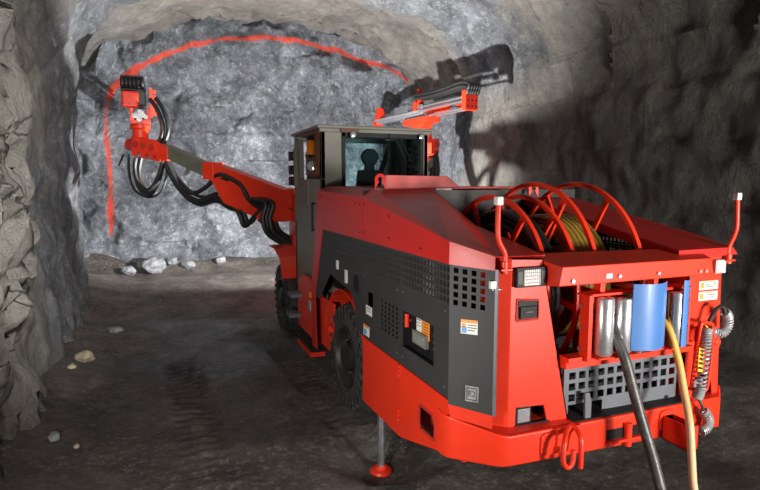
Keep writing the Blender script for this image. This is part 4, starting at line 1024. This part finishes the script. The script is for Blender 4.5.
l1 = [(-2.90, 8.276, 2.70), (-2.727, 8.171, 2.305), (-2.532, 8.008, 2.046), (-2.301, 7.814, 1.92), (-2.051, 7.605, 1.996), (-1.876, 7.40, 1.889), (-1.749, 7.25, 1.837)]
l2 = [(-2.85, 8.233, 2.70), (-2.644, 8.102, 2.231), (-2.413, 7.908, 2.066), (-2.176, 7.65, 2.195), (-2.007, 7.42, 2.393), (-1.832, 7.25, 2.339), (-1.645, 7.09, 2.196), (-1.555, 7.0, 1.983), (-1.402, 6.88, 1.879), (-1.247, 6.75, 1.899)]
for dz in (.0, .07): hose(LB, l1, .040, (dz*.3, -.15*0, -dz))
hose(LB, l1, .034, (.06, -.05, .07)); hose(LB, l2, .042, (0, -.03, 0)); hose(LB, l2[4:], .04, (.05, -.04, -.06))
bu = [(-1.45, 6.9, 1.95), (-1.23, 6.75, 1.88), (-1.283, 6.76, 1.633), (-1.227, 6.72, 1.386), (-1.076, 6.6, 1.25), (-.89, 6.45, 1.151)]
for dx, dy, r in ((0, 0, .05), (.09, .0, .05), (.16, .03, .045), (-.06, -.02, .045), (.05, -.08, .05)): hose(LB, bu, r, (dx, dy, abs(dx)*.3))
dg_ = [(-1.83, 7.30, 1.95), (-1.688, 7.15, 1.713), (-1.614, 7.08, 1.498), (-1.502, 7.0, 1.591), (-1.341, 6.85, 1.809)]
hose(LB, dg_, .045); hose(LB, dg_, .04, (.06, -.05, .05))
hose(LB, [(-1.1, 6.7, 1.75), (-.98, 6.55, 1.83), (-.90, 6.4, 1.80)], .012)

# ------------------------------------------------------------------ right boom with the feed aimed at the face
RB = empty('boom', (.8, 6.5, 1.1), parent=RIG); RB['label'] = 'right boom behind the cab with the bright aluminium feed'
b = MB(); b.box(.62, 1.0, 6.15, 6.65, 1.0, 2.1); b.build('boom_mount', RB, RED, bevel=.01)
p, q = V((.85, 6.6, 1.75)), V((2.55, 8.55, 2.55)); Mx = frame(p, q); l = (q-p).length
b = MB(); b.box(0, l*.62, -.14, .14, -.2, .16, Mx); b.build('boom_arm', RB, DRED, bevel=.02)
q2 = V((3.05, 9.15, 2.80)); b = MB(); b.box(l*.6, (q2-p).length, -.11, .11, -.11, .11, Mx); b.build('telescopic_tube', RB, OLIVE, bevel=.03)
rot_unit(RB, (3.12, 9.25, 3.10), V((-.6, -.75, -.1)))
b = MB(); b.lathe([(.001, 0), (.13, 0), (.13, .18), (.17, .2), (.17, .28), (.12, .3), (.12, .48), (.001, .48)], (3.05, 9.3, 2.95), (0, 0, 1), 24); b.lathe([(.07, -.34), (.09, -.3), (.09, .0), (.001, .0)], (2.98, 9.1, 2.98), (.0, 0, 1), 20); b.build('feed_swivel', RB, RED, smooth=True)
def fp(y, dx=0., dz=0.): return V((3.22-(y-7.5)*.085+dx, y, 4.02+dz))
f0, f1 = fp(7.55), fp(12.0); Mx = frame(f0, f1); l = (f1-f0).length
b = MB(); b.box(1.9, l, -.10, .10, -.13, -.085, Mx); b.box(1.9, l, -.08, .08, -.085, -.05, Mx); b.box(1.9, l, -.12, .12, -.05, -.01, Mx); b.build('feed_rail', RB, ALU, bevel=.006)
for yy, z, x1 in ((-.10, -.19, 2.6), (-.10, -.04, 2.0), (.10, -.19, 2.6), (.10, -.04, 2.0)):
    b = MB(); b.cyl(Mx @ V((.05, yy, z)), Mx @ V((x1, yy, z)), .024, 12); b.build('feed_rod', RB, STEEL, smooth=True)
b = MB(); b.box(.9, 1.9, -.07, -.05, -.15, -.02, Mx); b.box(.35, .55, -.12, .0, -.12, -.06, Mx); b.each('feed_bracket', RB, RED)
b = MB(); b.box(.5, 1.7, -.10, .0, .03, .13, Mx); b.cyl(Mx @ V((.15, .06, .06)), Mx @ V((2.1, .06, .06)), .03, 12); b.each('feed_cylinder', RB, STEEL, bevel=.004)
b = MB(); b.box(-.05, .10, -.15, .17, -.24, .17, Mx); b.box(.1, .35, -.15, -.05, .02, .17, Mx)
rp = b.build('rear_plate', RB, RED, bevel=.012)
b = MB()
for a in (-.1, 0, .1):
    for c in (-.16, -.04, .08): b.cyl(Mx @ V((-.055, a, c)), Mx @ V((-.048, a, c)), .02, 10)
b.each('plate_bolt', RB, BLACK)
b = MB(); b.box(2.15, 2.25, -.13, .13, -.02, .20, Mx); b.hexa([Mx @ V(v) for v in ((2.12, -.10, .15), (2.3, -.10, .15), (2.3, .05, .15), (2.12, .05, .15))], [Mx @ V(v) for v in ((2.18, -.08, .52), (2.24, -.08, .52), (2.24, .02, .52), (2.18, .02, .52))]); b.build('hose_support', RB, RED, bevel=.01)
b = MB(); b.box(1.5, 2.7, -.17, .17, -.34, -.2, Mx); b.hexa([Mx @ V(v) for v in ((1.7, -.15, -.34), (2.4, -.15, -.34), (2.4, .15, -.34), (1.7, .15, -.34))], [Mx @ V(v) for v in ((1.9, -.12, -.56), (2.25, -.12, -.56), (2.25, .12, -.56), (1.9, .12, -.56))])
b.cyl(Mx @ V((1.6, -.2, -.27)), Mx @ V((2.6, -.2, -.27)), .06, 14); b.build('feed_cradle', RB, RED, bevel=.01)
b = MB(); b.hexa([Mx @ V(v) for v in ((l-.3, -.12, -.02), (l, -.12, -.02), (l, .12, -.02), (l-.3, .12, -.02))], [Mx @ V(v) for v in ((l-.18, -.07, .30), (l-.05, -.07, .30), (l-.05, .07, .30), (l-.18, .07, .30))]); b.box(l-.1, l+.1, -.1, .1, -.18, -.02, Mx); b.build('drill_centraliser', RB, RED, bevel=.01)
b = MB(); b.box(1.9, 2.1, -.09, .09, .0, .12, Mx); b.box(2.6, 3.3, -.1, .1, .0, .18, Mx); b.each('rock_drill', RB, STEEL, bevel=.015)
b = MB(); b.cyl(Mx @ V((1.3, 0, .06)), Mx @ V((l+.05, 0, .06)), .02, 10); b.build('drill_steel', RB, STEEL, smooth=True)
b = MB()
for k in range(5):
    for j in range(2):
        y = -.14+.065*k; z = .24+.075*j; e = .03*j
        b.tube([Mx @ V(v) for v in ((2.2, y, z+.04), (1.4, y, z+.0), (.7, y, z+.02), (.2, y, z+.04), (-.05-e, y, z-.02), (-.06-e, y, z-.12), (.05, y, z-.18))], .036, 8, 5)
b.build('hose_bundle', RB, RUB, smooth=True)
b = MB()
for k in range(3): a = 2.75+k*.13; b.tube([Mx @ V((a-.2, .15, -.22)), Mx @ V((a, -.16, .0)), Mx @ V((a+.1, -.1, .2))], .022, 8)
b.each('bare_pipe', RB, STEEL, smooth=True)
for dx, r in ((0, .05), (.10, .05), (-.09, .045), (.17, .04)):
    hose(RB, [(3.06+dx*.8, 9.1, 3.0), (3.06+dx*.8, 9.0, 2.75), (3.0+dx*.9, 8.9, 2.45), (2.85+dx*.8, 8.75, 2.10), (2.55+dx*.6, 8.5, 1.9), (2.1, 8.0, 2.0), (1.5, 7.4, 2.0)], r)
for dx, z, r in ((.0, 1.2, .045), (.12, 1.45, .04), (-.12, 1.3, .045)):
    hose(RB, [(2.7+dx, 8.7, 2.6), (2.6+dx*.6, 8.5, z+.5), (2.4+dx, 8.2, z), (2.1+dx*.4, 8.0, z+.15), (1.9, 7.8, z+.6), (1.7, 7.6, 2.1)], r)

# front lamps of the rig and the right front jack
LT = []
for x, z in ((-.35, 1.22), (.35, 1.22)):
    w = work_light(RIG, (x, 6.72, z), (0, 1, .25), .09)

# ------------------------------------------------------------------ spring hoses, looped bracket on the right rear corner
b = MB(); b.tube([(.709, -.07, .70), (.726, -.10, 1.17), (.75, -.10, 1.205), (.80, -.10, 1.205), (.865, -.10, 1.141), (.872, -.08, .74), (.84, -.07, .66), (.709, -.07, .70)], .014, 8, 5); b.build('hose_rack', RIG, RED, smooth=True)
def coil(path, r, turns, wire, name):
    P = spline([V(p) for p in path], 24); n = len(P); pts = []; steps = turns*10; up = V((.3, 1, .2))
    for k in range(steps+1):
        t = k/steps*(n-1); i = min(int(t), n-2); p = P[i].lerp(P[i+1], t-i); d = (P[i+1]-P[i]).normalized()
        a = d.cross(up).normalized(); c = d.cross(a); th = 2*math.pi*turns*k/steps
        pts.append(p+(a*math.cos(th)+c*math.sin(th))*r)
    b = MB(); b.tube(pts, wire, 6); return b.build(name, RIG, SPRING, smooth=True)
coil([(.768, -.13, 1.17), (.745, -.14, 1.0), (.735, -.13, .72), (.722, -.12, .64)], .028, 26, .0085, 'coiled_hose')
coil([(.90, -.07, 1.125), (.97, -.09, 1.105), (1.015, -.10, 1.16), (1.0, -.11, 1.24), (.965, -.11, 1.275)], .030, 16, .0085, 'coiled_hose')
coil([(.755, -.15, .545), (.80, -.15, .49), (.815, -.15, .44), (.79, -.15, .40), (.74, -.15, .385)], .030, 13, .0085, 'coiled_hose')
b = MB(); b.tube([(.965, -.11, 1.275), (.93, -.11, 1.325), (.88, -.10, 1.30), (.85, -.08, 1.22), (.84, -.06, 1.17)], .016, 8, 5); b.tube([(.722, -.12, .64), (.73, -.14, .61), (.755, -.15, .545)], .012, 8, 4); b.build('air_hose', RIG, RUB, smooth=True)
b = MB(); b.plate([(.80, -.045, 1.12), (.868, -.045, 1.135), (.848, -.045, .79), (.80, -.045, .80)], (0, .008, 0)); yt = b.build('tag_plate', RIG, YTAG)
b = MB()
for k in range(7): b.plate([(.828, -.0465, .86+k*.03), (.842, -.0465, .862+k*.03), (.842, -.0465, .884+k*.03), (.82, -.0465, .880+k*.03)], (0, -.001, 0))
b.build('tag_lettering', yt, INK)
b = MB(); b.box(.80, .845, -.10, -.05, 1.0, 1.16); b.cyl((.78, -.09, 1.165), (.80, -.09, 1.165), .022, 12); b.build('hose_clip', RIG, YTAG, bevel=.004)
b = MB(); b.box(.86, .96, -.09, -.0, .99, 1.10); b.cyl((.93, -.10, 1.04), (.93, -.05, 1.04), .03, 12); b.build('hose_bracket', RIG, RED, bevel=.006)

# ------------------------------------------------------------------ trailing cable and hose (separate things)
b = MB(); b.tube([(-.10, .30, 1.33), (-.10, .08, 1.30), (-.112, -.08, 1.25), (-.10, -.19, 1.09), (-.067, -.25, .88), (-.036, -.30, .686), (-.006, -.36, .495), (.011, -.41, .344), (.008, -.47, .215), (.0, -.58, .05), (-.02, -.78, -.10), (.0, -1.1, -.165), (.1, -2.2, -.18)], .036, 14, 6)
o = b.build('power_cable', None, CABLE, smooth=True); tag(o, 'thick black trailing power cable hanging from the rear rollers to the floor', 'cable')
o['group'] = 'trailing lines at the rear'
b = MB(); pts = [(.36, .30, 1.28), (.385, .05, 1.26), (.40, -.085, 1.225), (.432, -.17, 1.0), (.415, -.25, .785), (.345, -.37, .591), (.318, -.42, .393), (.301, -.47, .175), (.30, -.56, .0), (.31, -.72, -.12), (.36, -1.1, -.17), (.42, -2.0, -.18)]
b.tube(pts, .026, 14, 6); o = b.build('water_hose', None, HOSE_MIX, smooth=True); tag(o, 'yellow water hose hanging from the rear rollers beside the blue sheet to the floor', 'hose', 'trailing lines at the rear')

# ------------------------------------------------------------------ light, camera
def spot(name, loc, target, watts, angle, blend, size, col=(1, 1, 1)):
    l = bpy.data.lights.new(name, 'SPOT'); l.energy = watts; l.spot_size = R(angle); l.spot_blend = blend; l.shadow_soft_size = size; l.color = col
    o = bpy.data.objects.new(name, l); COL.objects.link(o); o.location = loc
    o.rotation_euler = (V(target)-V(loc)).to_track_quat('-Z', 'Y').to_euler(); return o
def area(name, loc, target, watts, sx, sy, col=(1, 1, 1), spread=180):
    l = bpy.data.lights.new(name, 'AREA'); l.energy = watts; l.shape = 'RECTANGLE'; l.size = sx; l.size_y = sy; l.color = col; l.spread = R(spread)
    o = bpy.data.objects.new(name, l); COL.objects.link(o); o.location = loc
    o.rotation_euler = (V(target)-V(loc)).to_track_quat('-Z', 'Y').to_euler(); return o
spot('front_flood', (-.15, 7.25, 1.45), (-.1, 9.6, 3.9), 3500, 172, .3, .10, (1, .985, .96))
spot('rear_flash', (.9, -3.9, 1.0), (.0, 0, .95), 600, 56, .9, .22, (1, .95, .88))
spot('side_flash', (-3.8, -1.3, 1.3), (-1.5, 2.6, .8), 500, 108, .9, .3, (1, .95, .90))
spot('wall_flash', (-3.0, -1.8, 2.6), (-4.4, 3.8, 2.5), 2400, 54, .8, .15, (1, .97, .92))
area('wall_fill', (2.4, -6.0, 1.5), (5.0, 5, 4.2), 430, 2.2, 1.0, (1, .96, .92), 110)  # added fill light to brighten the right wall and roof
w = bpy.data.worlds.new('mine_dark'); S.world = w; w.use_nodes = True
w.node_tree.nodes['Background'].inputs['Color'].default_value = (.9, .95, 1, 1); w.node_tree.nodes['Background'].inputs['Strength'].default_value = .05

cam = bpy.data.cameras.new('camera'); cam.sensor_width = 36; cam.lens = 562/760*36; cam.clip_start = .05; cam.clip_end = 100
co = bpy.data.objects.new('camera', cam); COL.objects.link(co); co.location = (-3.0, -3.05, 2.25); co.rotation_euler = (R(90-6.3), 0, R(-21.4))
S.camera = co
S.view_settings.view_transform = 'Standard'; S.view_settings.look = 'None'; S.view_settings.exposure = 0; S.view_settings.gamma = 1
S.view_settings.use_curve_mapping = False
